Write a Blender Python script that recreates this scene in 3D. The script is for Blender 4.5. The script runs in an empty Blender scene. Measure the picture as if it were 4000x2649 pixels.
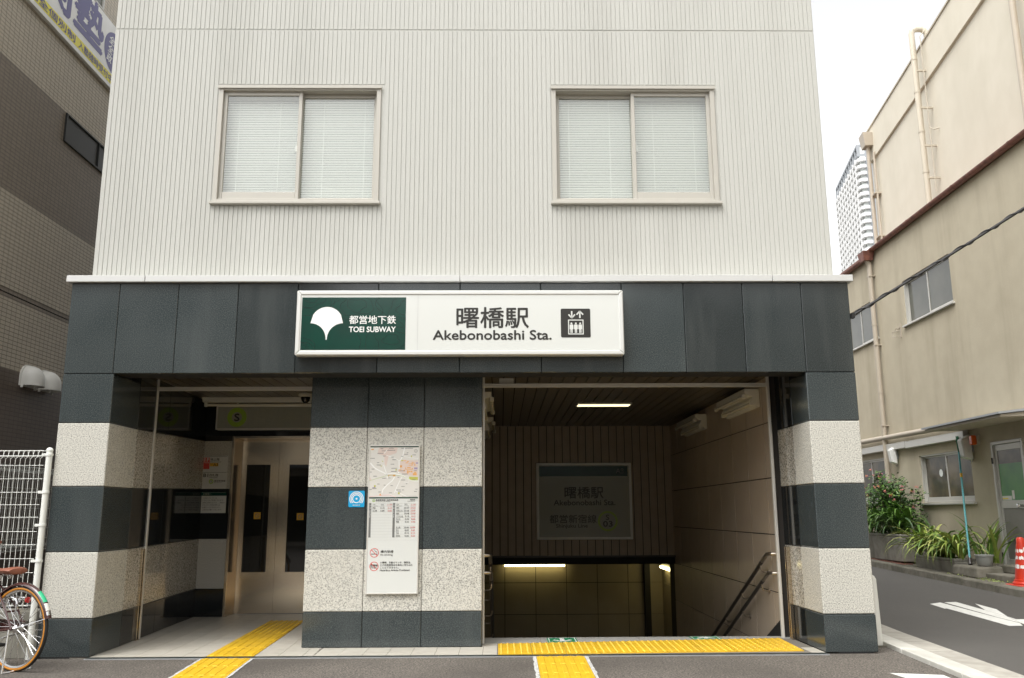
import bpy, bmesh, math, random
from mathutils import Vector, Matrix
random.seed(7)
SC = bpy.context.scene
COL = SC.collection
R = math.radians
# ------------------------------------------------------------------ camera
cam_d = bpy.data.cameras.new('camera'); cam = bpy.data.objects.new('camera', cam_d); COL.objects.link(cam)
SC.camera = cam
cam_d.sensor_width = 36.0; cam_d.lens = 36.0 * 3370.7 / 4000.0
cam_d.clip_start = 0.05; cam_d.clip_end = 3000
def set_cam(pitch, yaw, roll, loc):
    cy, sy = math.cos(yaw), math.sin(yaw); cp, sp = math.cos(pitch), math.sin(pitch)
    f = Vector((sy * cp, cy * cp, sp)); r = Vector((cy, -sy, 0)); u = r.cross(f)
    r2 = r * math.cos(roll) + u * math.sin(roll); u2 = -r * math.sin(roll) + u * math.cos(roll)
    cam.matrix_world = Matrix(((r2.x, u2.x, -f.x, loc[0]), (r2.y, u2.y, -f.y, loc[1]), (r2.z, u2.z, -f.z, loc[2]), (0, 0, 0, 1)))
set_cam(R(11.4115), R(0.7657), R(-0.2549), (4.066, -7.9733, 1.2169))
# ------------------------------------------------------------------ light
SUN_EL, SUN_AZ = R(60), R(218)          # azimuth clockwise from +Y (north)
W = bpy.data.worlds.new('World'); SC.world = W; W.use_nodes = True
wn = W.node_tree; wn.nodes.clear()
sky = wn.nodes.new('ShaderNodeTexSky'); sky.sky_type = 'NISHITA'; sky.sun_disc = False
sky.sun_elevation = SUN_EL; sky.sun_rotation = SUN_AZ; sky.air_density = 1.0; sky.dust_density = 4.0; sky.ozone_density = 1.0
hs = wn.nodes.new('ShaderNodeHueSaturation'); hs.inputs['Saturation'].default_value = 0.06; hs.inputs['Value'].default_value = 1.75
bg = wn.nodes.new('ShaderNodeBackground'); bg.inputs['Strength'].default_value = 0.15
wo = wn.nodes.new('ShaderNodeOutputWorld')
wn.links.new(sky.outputs[0], hs.inputs['Color']); wn.links.new(hs.outputs[0], bg.inputs['Color']); wn.links.new(bg.outputs[0], wo.inputs['Surface'])
sl = bpy.data.lights.new('sun', 'SUN'); sl.energy = 0.85; sl.angle = R(40); sl.color = (1.0, 0.965, 0.9)
so = bpy.data.objects.new('sun', sl); COL.objects.link(so)
sd = Vector((math.sin(SUN_AZ) * math.cos(SUN_EL), math.cos(SUN_AZ) * math.cos(SUN_EL), math.sin(SUN_EL)))
so.rotation_euler = sd.to_track_quat('Z', 'Y').to_euler(); so.location = sd * 40
SC.view_settings.view_transform = 'Standard'; SC.view_settings.look = 'None'; SC.view_settings.gamma = 1
SC.view_settings.exposure = 0.5
# ------------------------------------------------------------------ materials
MATS = {}
def mat(name, col, rough=0.6, metal=0.0, spec=0.5, var=None, vscale=3.0, vdetail=4.0, bump=0.0, bscale=80.0, emit=None, estr=0.0, coat=0.0):
    """principled material; var = second colour mixed in by noise of scale vscale"""
    m = bpy.data.materials.new(name); m.use_nodes = True; MATS[name] = m
    nt = m.node_tree; b = nt.nodes['Principled BSDF']
    b.inputs['Base Color'].default_value = (*col, 1); b.inputs['Roughness'].default_value = rough
    b.inputs['Metallic'].default_value = metal; b.inputs['Specular IOR Level'].default_value = spec
    if coat: b.inputs['Coat Weight'].default_value = coat; b.inputs['Coat Roughness'].default_value = 0.05
    tc = nt.nodes.new('ShaderNodeTexCoord')
    if var:
        n = nt.nodes.new('ShaderNodeTexNoise'); n.inputs['Scale'].default_value = vscale; n.inputs['Detail'].default_value = vdetail
        nt.links.new(tc.outputs['Object'], n.inputs['Vector'])
        rp = nt.nodes.new('ShaderNodeValToRGB'); rp.color_ramp.elements[0].position = 0.38; rp.color_ramp.elements[1].position = 0.66
        rp.color_ramp.elements[0].color = (*col, 1); rp.color_ramp.elements[1].color = (*var, 1)
        nt.links.new(n.outputs['Fac'], rp.inputs[0]); nt.links.new(rp.outputs[0], b.inputs['Base Color'])
        m['ramp'] = rp.name
    if bump:
        n2 = nt.nodes.new('ShaderNodeTexNoise'); n2.inputs['Scale'].default_value = bscale; n2.inputs['Detail'].default_value = 3
        nt.links.new(tc.outputs['Object'], n2.inputs['Vector'])
        bp = nt.nodes.new('ShaderNodeBump'); bp.inputs['Strength'].default_value = bump; bp.inputs['Distance'].default_value = 0.004
        nt.links.new(n2.outputs['Fac'], bp.inputs['Height']); nt.links.new(bp.outputs[0], b.inputs['Normal'])
    if emit:
        b.inputs['Emission Color'].default_value = (*emit, 1); b.inputs['Emission Strength'].default_value = estr
    return m
def add_stain(m, col, scale=(1.2, 1.2, 0.25), lo=0.5, hi=0.75, amt=0.6, detail=5):
    """large soft weathering streaks multiplied onto whatever drives the base colour"""
    nt = m.node_tree; b = nt.nodes['Principled BSDF']
    tc = nt.nodes.new('ShaderNodeTexCoord'); mp = nt.nodes.new('ShaderNodeMapping'); mp.inputs['Scale'].default_value = scale
    n = nt.nodes.new('ShaderNodeTexNoise'); n.inputs['Scale'].default_value = 1.0; n.inputs['Detail'].default_value = detail; n.inputs['Roughness'].default_value = 0.6
    rp = nt.nodes.new('ShaderNodeMapRange'); rp.inputs['From Min'].default_value = lo; rp.inputs['From Max'].default_value = hi; rp.inputs['To Max'].default_value = amt
    mx = nt.nodes.new('ShaderNodeMix'); mx.data_type = 'RGBA'; mx.inputs['B'].default_value = (*col, 1)
    nt.links.new(tc.outputs['Object'], mp.inputs['Vector']); nt.links.new(mp.outputs[0], n.inputs['Vector']); nt.links.new(n.outputs['Fac'], rp.inputs['Value'])
    nt.links.new(rp.outputs[0], mx.inputs['Factor'])
    if b.inputs['Base Color'].links: nt.links.new(b.inputs['Base Color'].links[0].from_socket, mx.inputs['A'])
    else: mx.inputs['A'].default_value = b.inputs['Base Color'].default_value
    nt.links.new(mx.outputs['Result'], b.inputs['Base Color'])
    return m
def brick_mat(name, c1, c2, mortar, bw, rh, ms=0.004, axes='YZ', rough=0.5, off=0.0, bump=0.3):
    m = bpy.data.materials.new(name); m.use_nodes = True; MATS[name] = m
    nt = m.node_tree; b = nt.nodes['Principled BSDF']; b.inputs['Roughness'].default_value = rough
    tc = nt.nodes.new('ShaderNodeTexCoord'); sp = nt.nodes.new('ShaderNodeSeparateXYZ'); cb = nt.nodes.new('ShaderNodeCombineXYZ')
    nt.links.new(tc.outputs['Object'], sp.inputs[0]); nt.links.new(sp.outputs[axes[0]], cb.inputs['X']); nt.links.new(sp.outputs[axes[1]], cb.inputs['Y'])
    bk = nt.nodes.new('ShaderNodeTexBrick'); bk.offset = off; bk.inputs['Scale'].default_value = 1
    bk.inputs['Color1'].default_value = (*c1, 1); bk.inputs['Color2'].default_value = (*c2, 1); bk.inputs['Mortar'].default_value = (*mortar, 1)
    bk.inputs['Brick Width'].default_value = bw; bk.inputs['Row Height'].default_value = rh; bk.inputs['Mortar Size'].default_value = ms; bk.inputs['Mortar Smooth'].default_value = 0.1
    nt.links.new(cb.outputs[0], bk.inputs['Vector']); nt.links.new(bk.outputs['Color'], b.inputs['Base Color'])
    bp = nt.nodes.new('ShaderNodeBump'); bp.inputs['Strength'].default_value = bump; bp.inputs['Distance'].default_value = 0.004; bp.invert = True
    nt.links.new(bk.outputs['Fac'], bp.inputs['Height']); nt.links.new(bp.outputs[0], b.inputs['Normal'])
    return m
def granite(name, base, flecks, rough, scale=110, contrast=(0.42, 0.6), bump=0.0, cloud=None, spec=0.5, island=0.0):
    m = bpy.data.materials.new(name); m.use_nodes = True; MATS[name] = m
    nt = m.node_tree; b = nt.nodes['Principled BSDF']; b.inputs['Roughness'].default_value = rough; b.inputs['Specular IOR Level'].default_value = spec
    tc = nt.nodes.new('ShaderNodeTexCoord')
    n = nt.nodes.new('ShaderNodeTexNoise'); n.inputs['Scale'].default_value = scale; n.inputs['Detail'].default_value = 2.5; n.inputs['Roughness'].default_value = 0.65
    nt.links.new(tc.outputs['Object'], n.inputs['Vector'])
    rp = nt.nodes.new('ShaderNodeValToRGB'); rp.color_ramp.elements[0].position = contrast[0]; rp.color_ramp.elements[1].position = contrast[1]
    rp.color_ramp.elements[0].color = (*base, 1); rp.color_ramp.elements[1].color = (*flecks, 1)
    nt.links.new(n.outputs['Fac'], rp.inputs[0]); out = rp.outputs[0]
    if cloud:
        n3 = nt.nodes.new('ShaderNodeTexNoise'); n3.inputs['Scale'].default_value = 1.7; n3.inputs['Detail'].default_value = 2
        nt.links.new(tc.outputs['Object'], n3.inputs['Vector'])
        mr = nt.nodes.new('ShaderNodeMapRange'); mr.inputs['From Min'].default_value = 0.4; mr.inputs['From Max'].default_value = 0.7
        mx = nt.nodes.new('ShaderNodeMix'); mx.data_type = 'RGBA'; mx.inputs['B'].default_value = (*cloud, 1)
        mr.inputs['To Max'].default_value = 0.3
        nt.links.new(n3.outputs['Fac'], mr.inputs['Value']); nt.links.new(mr.outputs[0], mx.inputs['Factor']); nt.links.new(out, mx.inputs['A']); out = mx.outputs['Result']
        mr2 = nt.nodes.new('ShaderNodeMapRange'); mr2.inputs['From Min'].default_value = 0.35; mr2.inputs['From Max'].default_value = 0.7
        mr2.inputs['To Min'].default_value = rough; mr2.inputs['To Max'].default_value = rough + 0.05
        nt.links.new(n3.outputs['Fac'], mr2.inputs['Value']); nt.links.new(mr2.outputs[0], b.inputs['Roughness'])
    if island:   # slab-to-slab tone differences
        gi = nt.nodes.new('ShaderNodeNewGeometry'); mi_ = nt.nodes.new('ShaderNodeMapRange'); mi_.inputs['To Min'].default_value = 1 - island; mi_.inputs['To Max'].default_value = 1 + island
        vm = nt.nodes.new('ShaderNodeVectorMath'); vm.operation = 'SCALE'
        nt.links.new(gi.outputs['Random Per Island'], mi_.inputs['Value']); nt.links.new(out, vm.inputs[0]); nt.links.new(mi_.outputs[0], vm.inputs['Scale']); out = vm.outputs[0]
    nt.links.new(out, b.inputs['Base Color'])
    if bump:
        bp = nt.nodes.new('ShaderNodeBump'); bp.inputs['Strength'].default_value = bump; bp.inputs['Distance'].default_value = 0.003
        nt.links.new(n.outputs['Fac'], bp.inputs['Height']); nt.links.new(bp.outputs[0], b.inputs['Normal'])
    return m
M = MATS
add_stain(mat('ribbed_render', (0.505, 0.503, 0.465), 0.85, var=(0.45, 0.448, 0.412), vscale=150, vdetail=2, bump=0.5, bscale=260), (0.345, 0.34, 0.305), (1.6, 1.6, 0.16), 0.5, 0.78, 0.42)
mat('room_dark', (0.12, 0.12, 0.11), 0.9)
mat('coping_metal', (0.56, 0.56, 0.54), 0.4, metal=0.1)
granite('dark_granite', (0.020, 0.026, 0.027), (0.085, 0.098, 0.098), 0.12, 130, (0.44, 0.76), cloud=(0.048, 0.056, 0.056), island=0.35, spec=0.6)
add_stain(M['dark_granite'], (0.085, 0.093, 0.090), (3.0, 3.0, 0.45), 0.52, 0.78, 0.45, 3)  # dusty streaks that also paint in pale skyline reflections
granite('dark_granite_polished', (0.010, 0.012, 0.013), (0.030, 0.034, 0.035), 0.06, 120, (0.45, 0.75))
granite('light_granite', (0.55, 0.535, 0.475), (0.15, 0.147, 0.133), 0.75, 98, (0.44, 0.675), bump=0.35, cloud=(0.48, 0.465, 0.41), island=0.12)
granite('light_granite_polished', (0.58, 0.555, 0.49), (0.12, 0.11, 0.09), 0.10, 70, (0.42, 0.64))
mat('joint_black', (0.012, 0.012, 0.011), 0.8)
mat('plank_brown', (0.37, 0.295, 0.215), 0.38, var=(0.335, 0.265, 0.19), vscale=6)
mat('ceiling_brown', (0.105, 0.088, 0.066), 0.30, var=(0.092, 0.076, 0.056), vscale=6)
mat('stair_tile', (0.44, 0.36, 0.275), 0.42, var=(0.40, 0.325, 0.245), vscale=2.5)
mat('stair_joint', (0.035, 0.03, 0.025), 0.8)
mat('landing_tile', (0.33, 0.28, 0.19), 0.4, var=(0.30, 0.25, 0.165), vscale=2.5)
mat('black_soffit', (0.012, 0.011, 0.009), 0.7)
mat('stone_step', (0.34, 0.335, 0.31), 0.7, var=(0.28, 0.275, 0.25), vscale=60)
add_stain(mat('floor_tile', (0.50, 0.47, 0.405), 0.42, var=(0.46, 0.43, 0.365), vscale=9), (0.33, 0.305, 0.26), (1.3, 1.3, 1.3), 0.5, 0.8, 0.55)
mat('floor_joint', (0.17, 0.155, 0.13), 0.9)
mat('threshold_metal', (0.022, 0.03, 0.028), 0.35)
mat('pale_metal', (0.45, 0.46, 0.47), 0.4, metal=0.5)
add_stain(mat('tactile_yellow', (0.66, 0.41, 0.018), 0.5, var=(0.58, 0.355, 0.018), vscale=7), (0.42, 0.26, 0.03), (3, 3, 3), 0.52, 0.8, 0.6)
mat('tactile_mortar', (0.55, 0.55, 0.52), 0.9, var=(0.3, 0.3, 0.28), vscale=40)
mat('aluminium', (0.66, 0.64, 0.59), 0.4, metal=0.25)
mat('window_frame', (0.44, 0.42, 0.37), 0.42)
mat('white_paint', (0.78, 0.78, 0.75), 0.45)
mat('blind_white', (0.88, 0.885, 0.85), 0.5)
mat('sign_frame', (0.66, 0.66, 0.63), 0.35, metal=0.2)
mat('off_white', (0.68, 0.67, 0.62), 0.5)
mat('sign_white', (0.64, 0.65, 0.615), 0.14, spec=0.5)
mat('sign_grey', (0.34, 0.35, 0.295), 0.14)
mat('sign_green_dark', (0.006, 0.052, 0.038), 0.14)
mat('sign_green', (0.004, 0.044, 0.030), 0.16, var=(0.006, 0.038, 0.027), vscale=5)
mat('sign_contour', (0.003, 0.022, 0.016), 0.25)
mat('ink_black', (0.022, 0.02, 0.016), 0.35)
mat('ink_grey', (0.16, 0.16, 0.15), 0.5)
mat('ink_red', (0.62, 0.07, 0.06), 0.4)
mat('ink_pale', (0.33, 0.33, 0.27), 0.4)
mat('line_grey', (0.5, 0.5, 0.48), 0.5)
mat('line_green', (0.30, 0.46, 0.05), 0.35)
mat('sky_blue', (0.015, 0.33, 0.62), 0.3)
mat('amber', (0.70, 0.40, 0.03), 0.4)
mat('arrow_green', (0.012, 0.21, 0.085), 0.45)
mat('map_paper', (0.66, 0.64, 0.59), 0.3)
mat('map_road', (0.80, 0.80, 0.77), 0.3)
mat('map_pink', (0.66, 0.55, 0.49), 0.3)
mat('map_orange', (0.72, 0.38, 0.12), 0.3)
mat('map_olive', (0.48, 0.48, 0.10), 0.3)
mat('map_purple', (0.33, 0.27, 0.42), 0.3)
mat('lamp_white', (0.62, 0.60, 0.52), 0.4)
mat('tube_off', (0.70, 0.66, 0.55), 0.25)
mat('lamp_glow', (0.9, 0.85, 0.6), 0.4, emit=(1.0, 0.90, 0.58), estr=1.5)
mat('lamp_glow_deep', (0.9, 0.85, 0.6), 0.4, emit=(1.0, 0.86, 0.40), estr=6.5)
mat('dome_black', (0.01, 0.01, 0.01), 0.08)
mat('glass_dark', (0.012, 0.013, 0.012), 0.03, spec=0.6)
mat('rail_steel', (0.42, 0.37, 0.31), 0.28, metal=0.95)
mat('rail_dark', (0.035, 0.03, 0.026), 0.3)
mat('fence_white', (0.74, 0.75, 0.70), 0.4)
add_stain(mat('concrete', (0.36, 0.345, 0.30), 0.9, var=(0.28, 0.265, 0.23), vscale=8, bump=0.4, bscale=90), (0.12, 0.115, 0.085), (2, 2, 0.8), 0.48, 0.72, 0.75)
add_stain(mat('dark_concrete', (0.20, 0.185, 0.15), 0.9, var=(0.14, 0.13, 0.10), vscale=9, bump=0.5, bscale=70), (0.07, 0.068, 0.045), (2, 2, 2), 0.45, 0.7, 0.7)
add_stain(mat('kerb_white', (0.56, 0.55, 0.50), 0.85, var=(0.48, 0.47, 0.42), vscale=5), (0.33, 0.32, 0.28), (2, 1, 1), 0.5, 0.75, 0.6)
add_stain(mat('gutter_grey', (0.42, 0.40, 0.35), 0.9, var=(0.35, 0.33, 0.29), vscale=7, bump=0.3), (0.24, 0.225, 0.19), (2, 1, 1), 0.45, 0.75, 0.7)
mat('road_paint', (0.72, 0.72, 0.68), 0.7, var=(0.62, 0.62, 0.58), vscale=18)
# left tiled building
brick_mat('tile_light', (0.54, 0.475, 0.37), (0.49, 0.43, 0.335), (0.15, 0.125, 0.095), 0.1, 0.05)
brick_mat('tile_dark', (0.26, 0.215, 0.165), (0.23, 0.19, 0.145), (0.11, 0.09, 0.068), 0.1, 0.05)
brick_mat('tile_base', (0.155, 0.12, 0.094), (0.135, 0.104, 0.08), (0.08, 0.063, 0.05), 0.1, 0.05)
mat('louver_black', (0.018, 0.019, 0.018), 0.35)
mat('banner_white', (0.85, 0.84, 0.80), 0.3, var=(0.77, 0.76, 0.71), vscale=4)
mat('banner_yellow', (0.85, 0.74, 0.02), 0.35)
mat('banner_navy', (0.055, 0.045, 0.20), 0.3)
mat('hood_metal', (0.72, 0.71, 0.66), 0.45)
# right building
add_stain(mat('beige_wall', (0.53, 0.475, 0.36), 0.9, var=(0.495, 0.44, 0.33), vscale=3, bump=0.6, bscale=70), (0.27, 0.225, 0.15), (2.0, 2.0, 0.16), 0.5, 0.78, 0.42)
add_stain(mat('cream_wall', (0.70, 0.65, 0.54), 0.9, var=(0.67, 0.62, 0.51), vscale=2, bump=0.4, bscale=40), (0.56, 0.515, 0.41), (0.7, 0.7, 0.2), 0.5, 0.8, 0.45)
mat('cream_trim', (0.52, 0.47, 0.38), 0.6)
mat('pipe_beige', (0.47, 0.41, 0.33), 0.45)
mat('gutter_red', (0.25, 0.10, 0.07), 0.5, var=(0.15, 0.06, 0.045), vscale=9)
mat('roof_brown', (0.22, 0.11, 0.08), 0.6)
mat('alu_white', (0.58, 0.57, 0.53), 0.4, metal=0.2)
mat('curtain_pane', (0.17, 0.14, 0.095), 0.12, var=(0.085, 0.078, 0.062), vscale=2.6, vdetail=3)
mat('grey_pane', (0.085, 0.088, 0.072), 0.1, var=(0.12, 0.12, 0.098), vscale=1.3)
mat('green_film', (0.10, 0.30, 0.085), 0.25, var=(0.075, 0.24, 0.085), vscale=3)
mat('door_grey', (0.25, 0.24, 0.215), 0.5, var=(0.23, 0.22, 0.195), vscale=4)
mat('orange_lamp', (0.75, 0.12, 0.01), 0.3, coat=0.5)
mat('pole_teal', (0.09, 0.34, 0.36), 0.45)
mat('broom_green', (0.01, 0.10, 0.045), 0.8)
mat('brick_red', (0.20, 0.075, 0.05), 0.9, var=(0.12, 0.05, 0.035), vscale=14)
mat('leaf_mid', (0.14, 0.26, 0.042), 0.42, var=(0.085, 0.19, 0.03), vscale=5)
mat('leaf_dark', (0.040, 0.095, 0.025), 0.45, var=(0.06, 0.12, 0.028), vscale=7)
mat('leaf_lime', (0.36, 0.43, 0.085), 0.4, var=(0.22, 0.34, 0.055), vscale=6)
mat('leaf_pale', (0.40, 0.42, 0.13), 0.45)
mat('stem_brown', (0.09, 0.07, 0.035), 0.8)
mat('flower_pink', (0.66, 0.22, 0.27), 0.6)
mat('flower_yellow', (0.72, 0.42, 0.06), 0.6)
mat('soil', (0.03, 0.022, 0.014), 1.0)
mat('pot_grey', (0.30, 0.31, 0.29), 0.5)
mat('cone_red', (0.62, 0.045, 0.018), 0.42, var=(0.52, 0.04, 0.02), vscale=9)
mat('cable_black', (0.012, 0.011, 0.011), 0.5)
mat('tower_white', (0.74, 0.74, 0.73), 0.7)
mat('tower_grey', (0.36, 0.38, 0.40), 0.6)
mat('tower_glass', (0.72, 0.75, 0.73), 0.5)
# bicycle
mat('tyre_black', (0.018, 0.018, 0.018), 0.7)
mat('tyre_amber', (0.45, 0.175, 0.012), 0.6)
mat('chrome', (0.68, 0.68, 0.68), 0.2, metal=1.0)
mat('frame_maroon', (0.055, 0.02, 0.018), 0.25, coat=0.6)
mat('saddle_brown', (0.24, 0.085, 0.05), 0.5)
mat('reflector_red', (0.62, 0.008, 0.012), 0.12, coat=1.0)
mat('sticker_green', (0.03, 0.42, 0.20), 0.4)
def asphalt(name, c0, c1, scale, rough, bump):
    m = granite(name, c0, c1, rough, scale, (0.40, 0.66), bump=bump); return m
add_stain(asphalt('asphalt_coarse', (0.045, 0.038, 0.032), (0.22, 0.195, 0.165), 70, 0.85, 0.9), (0.060, 0.052, 0.044), (0.7, 0.7, 1), 0.44, 0.7, 0.7)
add_stain(asphalt('asphalt_smooth', (0.062, 0.058, 0.053), (0.105, 0.099, 0.09), 220, 0.8, 0.4), (0.10, 0.093, 0.083), (0.8, 0.5, 1), 0.45, 0.75, 0.55)
def stainless():
    m = mat('stainless', (0.74, 0.64, 0.50), 0.17, metal=1.0, var=(0.70, 0.60, 0.465), vscale=1.5)
    b = m.node_tree.nodes['Principled BSDF']; b.inputs['Anisotropic'].default_value = 0.55
stainless()
def wired_pane():
    """window glass: mostly clear, with a mirror-like surface"""
    m = bpy.data.materials.new('window_glass'); m.use_nodes = True; MATS['window_glass'] = m
    nt = m.node_tree; nt.nodes.clear(); o = nt.nodes.new('ShaderNodeOutputMaterial')
    t = nt.nodes.new('ShaderNodeBsdfTransparent'); t.inputs[0].default_value = (0.955, 0.97, 0.955, 1)
    g = nt.nodes.new('ShaderNodeBsdfGlossy'); g.inputs['Roughness'].default_value = 0.04
    f = nt.nodes.new('ShaderNodeLayerWeight'); f.inputs['Blend'].default_value = 0.5
    pw = nt.nodes.new('ShaderNodeMath'); pw.operation = 'POWER'; pw.inputs[1].default_value = 4
    a = nt.nodes.new('ShaderNodeMath'); a.operation = 'MULTIPLY_ADD'; a.inputs[1].default_value = 0.6; a.inputs[2].default_value = 0.085
    nt.links.new(f.outputs['Facing'], pw.inputs[0])
    mx = nt.nodes.new('ShaderNodeMixShader'); nt.links.new(pw.outputs[0], a.inputs[0]); nt.links.new(a.outputs[0], mx.inputs[0])
    nt.links.new(t.outputs[0], mx.inputs[1]); nt.links.new(g.outputs[0], mx.inputs[2]); nt.links.new(mx.outputs[0], o.inputs[0])
wired_pane()
# ------------------------------------------------------------------ mesh helpers
class MB:
    def __init__(s, xf=None): s.v = []; s.f = []; s.m = []; s.xf = xf; s.mi = 0
    def add(s, vs, fs):
        n = len(s.v); s.v += [Vector(s.xf(*p)) if s.xf else Vector(p) for p in vs]
        s.f += [[i + n for i in f] for f in fs]; s.m += [s.mi] * len(fs); return s
    def box(s, x0, x1, y0, y1, z0, z1):
        return s.add([(x0, y0, z0), (x1, y0, z0), (x1, y1, z0), (x0, y1, z0), (x0, y0, z1), (x1, y0, z1), (x1, y1, z1), (x0, y1, z1)],
              [(0, 3, 2, 1), (4, 5, 6, 7), (0, 1, 5, 4), (1, 2, 6, 5), (2, 3, 7, 6), (3, 0, 4, 7)])
    def hexa(s, a, b):   # two 4-point loops joined (a: near loop, b: far loop)
        return s.add(list(a) + list(b), [(0, 1, 2, 3), (7, 6, 5, 4), (0, 4, 5, 1), (1, 5, 6, 2), (2, 6, 7, 3), (3, 7, 4, 0)])
    def prism(s, poly, off):   # polygon extruded by vector off
        n = len(poly); o = Vector(off); a = [Vector(p) for p in poly]
        return s.add(a + [p + o for p in a], [list(range(n)), list(range(2 * n - 1, n - 1, -1))] + [(i, i + n, (i + 1) % n + n, (i + 1) % n) for i in range(n)])
    def face(s, poly): return s.add(list(poly), [list(range(len(poly)))])
    def tube(s, pts, r, n=10, cap=True):
        pts = [Vector(p) for p in pts]; rs = r if isinstance(r, (list, tuple)) else [r] * len(pts)
        vs = []; prev = None
        for i, p in enumerate(pts):
            t = (pts[min(i + 1, len(pts) - 1)] - pts[max(i - 1, 0)]).normalized()
            if prev is None: a = t.orthogonal().normalized()
            else: a = (prev - t * prev.dot(t)); a = a.normalized() if a.length > 1e-6 else t.orthogonal().normalized()
            prev = a; b = t.cross(a)
            for k in range(n):
                w = 2 * math.pi * k / n; vs.append(p + (a * math.cos(w) + b * math.sin(w)) * rs[i])
        fs = []
        for i in range(len(pts) - 1):
            for k in range(n): fs.append((i * n + k, i * n + (k + 1) % n, (i + 1) * n + (k + 1) % n, (i + 1) * n + k))
        if cap: fs.append(list(range(n - 1, -1, -1))); fs.append([(len(pts) - 1) * n + k for k in range(n)])
        return s.add(vs, fs)
    def cyl(s, p0, p1, r0, r1=None, n=16): return s.tube([p0, p1], [r0, r0 if r1 is None else r1], n)
    def lathe(s, prof, c=(0, 0, 0), n=24, axis='z'):   # prof: (radius, height)
        vs = []
        for r, h in prof:
            for k in range(n):
                w = 2 * math.pi * k / n; x, y = r * math.cos(w), r * math.sin(w)
                p = (x, y, h) if axis == 'z' else ((x, h, y) if axis == 'y' else (h, x, y)); vs.append(Vector(p) + Vector(c))
        fs = [(i * n + k, i * n + (k + 1) % n, (i + 1) * n + (k + 1) % n, (i + 1) * n + k) for i in range(len(prof) - 1) for k in range(n)]
        return s.add(vs, fs)
    def ball(s, c, rx, ry=None, rz=None, n=8, m=6):
        ry = ry or rx; rz = rz or rx; prof = []
        vs = []; fs = []
        for i in range(m + 1):
            t = math.pi * i / m
            for k in range(n):
                w = 2 * math.pi * k / n; vs.append((c[0] + rx * math.sin(t) * math.cos(w), c[1] + ry * math.sin(t) * math.sin(w), c[2] + rz * math.cos(t)))
        for i in range(m):
            for k in range(n): fs.append((i * n + k, (i + 1) * n + k, (i + 1) * n + (k + 1) % n, i * n + (k + 1) % n))
        return s.add(vs, fs)
    def build(s, name, mats, parent=None, local=False, smooth=False, bevel=0.0, segs=1, base=None):
        root = parent
        while root is not None and root.parent is not None: root = root.parent
        vs = s.v
        if local or root is not None: off = Vector((0, 0, 0)) if local else root.location.copy()
        elif base is not None: off = Vector(base)
        else:
            xs = [p.x for p in vs]; ys = [p.y for p in vs]; zs = [p.z for p in vs]
            off = Vector(((min(xs) + max(xs)) / 2, (min(ys) + max(ys)) / 2, min(zs)))
        me = bpy.data.meshes.new(name); me.from_pydata([tuple(p - off) for p in vs], [], s.f)
        ml = mats if isinstance(mats, (list, tuple)) else [mats]
        for q in ml: me.materials.append(M[q])
        for p, i in zip(me.polygons, s.m): p.material_index = i; p.use_smooth = smooth
        bm = bmesh.new(); bm.from_mesh(me); bmesh.ops.recalc_face_normals(bm, faces=bm.faces); bm.to_mesh(me); bm.free()
        if smooth:
            try: me.set_sharp_from_angle(angle=R(40))
            except Exception: pass
        o = bpy.data.objects.new(name, me); COL.objects.link(o)
        if parent is not None: o.parent = parent
        elif not local: o.location = off
        if bevel:
            b = o.modifiers.new('bevel', 'BEVEL'); b.width = bevel; b.segments = segs; b.limit_method = 'ANGLE'; b.angle_limit = R(40)
        return o
def thing(name, label, cat, loc=(0, 0, 0), rotz=0.0, group=None):
    o = bpy.data.objects.new(name, None); COL.objects.link(o); o.location = loc; o.rotation_euler = (0, 0, rotz); o.empty_display_size = 0.2
    o['label'] = label; o['category'] = cat
    if group: o['group'] = group
    return o
def tag(o, label, cat, group=None):
    o['label'] = label; o['category'] = cat
    if group: o['group'] = group
    return o
def struct(o): o['kind'] = 'structure'; return o
def dup(root, loc, rotz=None, label=None):
    r = root.copy(); COL.objects.link(r); r.location = loc
    if rotz is not None: r.rotation_euler = (0, 0, rotz)
    if label: r['label'] = label
    def rec(a, b):
        for ch in [c for c in bpy.data.objects if c.parent == a]:
            c = ch.copy(); COL.objects.link(c); c.parent = b; rec(ch, c)
    rec(root, r); return r
def holes(u0, u1, v0, v1, hs, fn):
    """split the rectangle around rectangular holes (u0,u1,v0,v1) and call fn for each solid piece"""
    us = sorted({u0, u1, *[h[0] for h in hs], *[h[1] for h in hs]})
    for a, b in zip(us, us[1:]):
        c = (a + b) / 2; cuts = sorted([(h[2], h[3]) for h in hs if h[0] < c < h[1]]); v = v0
        for p, q in cuts:
            if p > v: fn(a, b, v, p)
            v = q
        if v1 > v: fn(a, b, v, v1)
TC = {}
def glyphs(body, bold):
    k = (body, bold)
    if k not in TC:
        c = bpy.data.curves.new('t', 'FONT'); c.body = body; c.offset = bold; c.resolution_u = 3
        o = bpy.data.objects.new('t', c); COL.objects.link(o)
        dg = bpy.context.evaluated_depsgraph_get(); me = bpy.data.meshes.new_from_object(o.evaluated_get(dg))
        vs = [(v.co.x, v.co.y) for v in me.vertices]; fs = [list(p.vertices) for p in me.polygons]
        bpy.data.objects.remove(o); bpy.data.curves.remove(c); bpy.data.meshes.remove(me)
        TC[k] = (vs, fs, min(v[0] for v in vs), max(v[0] for v in vs), min(v[1] for v in vs), max(v[1] for v in vs))
    return TC[k]
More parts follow.
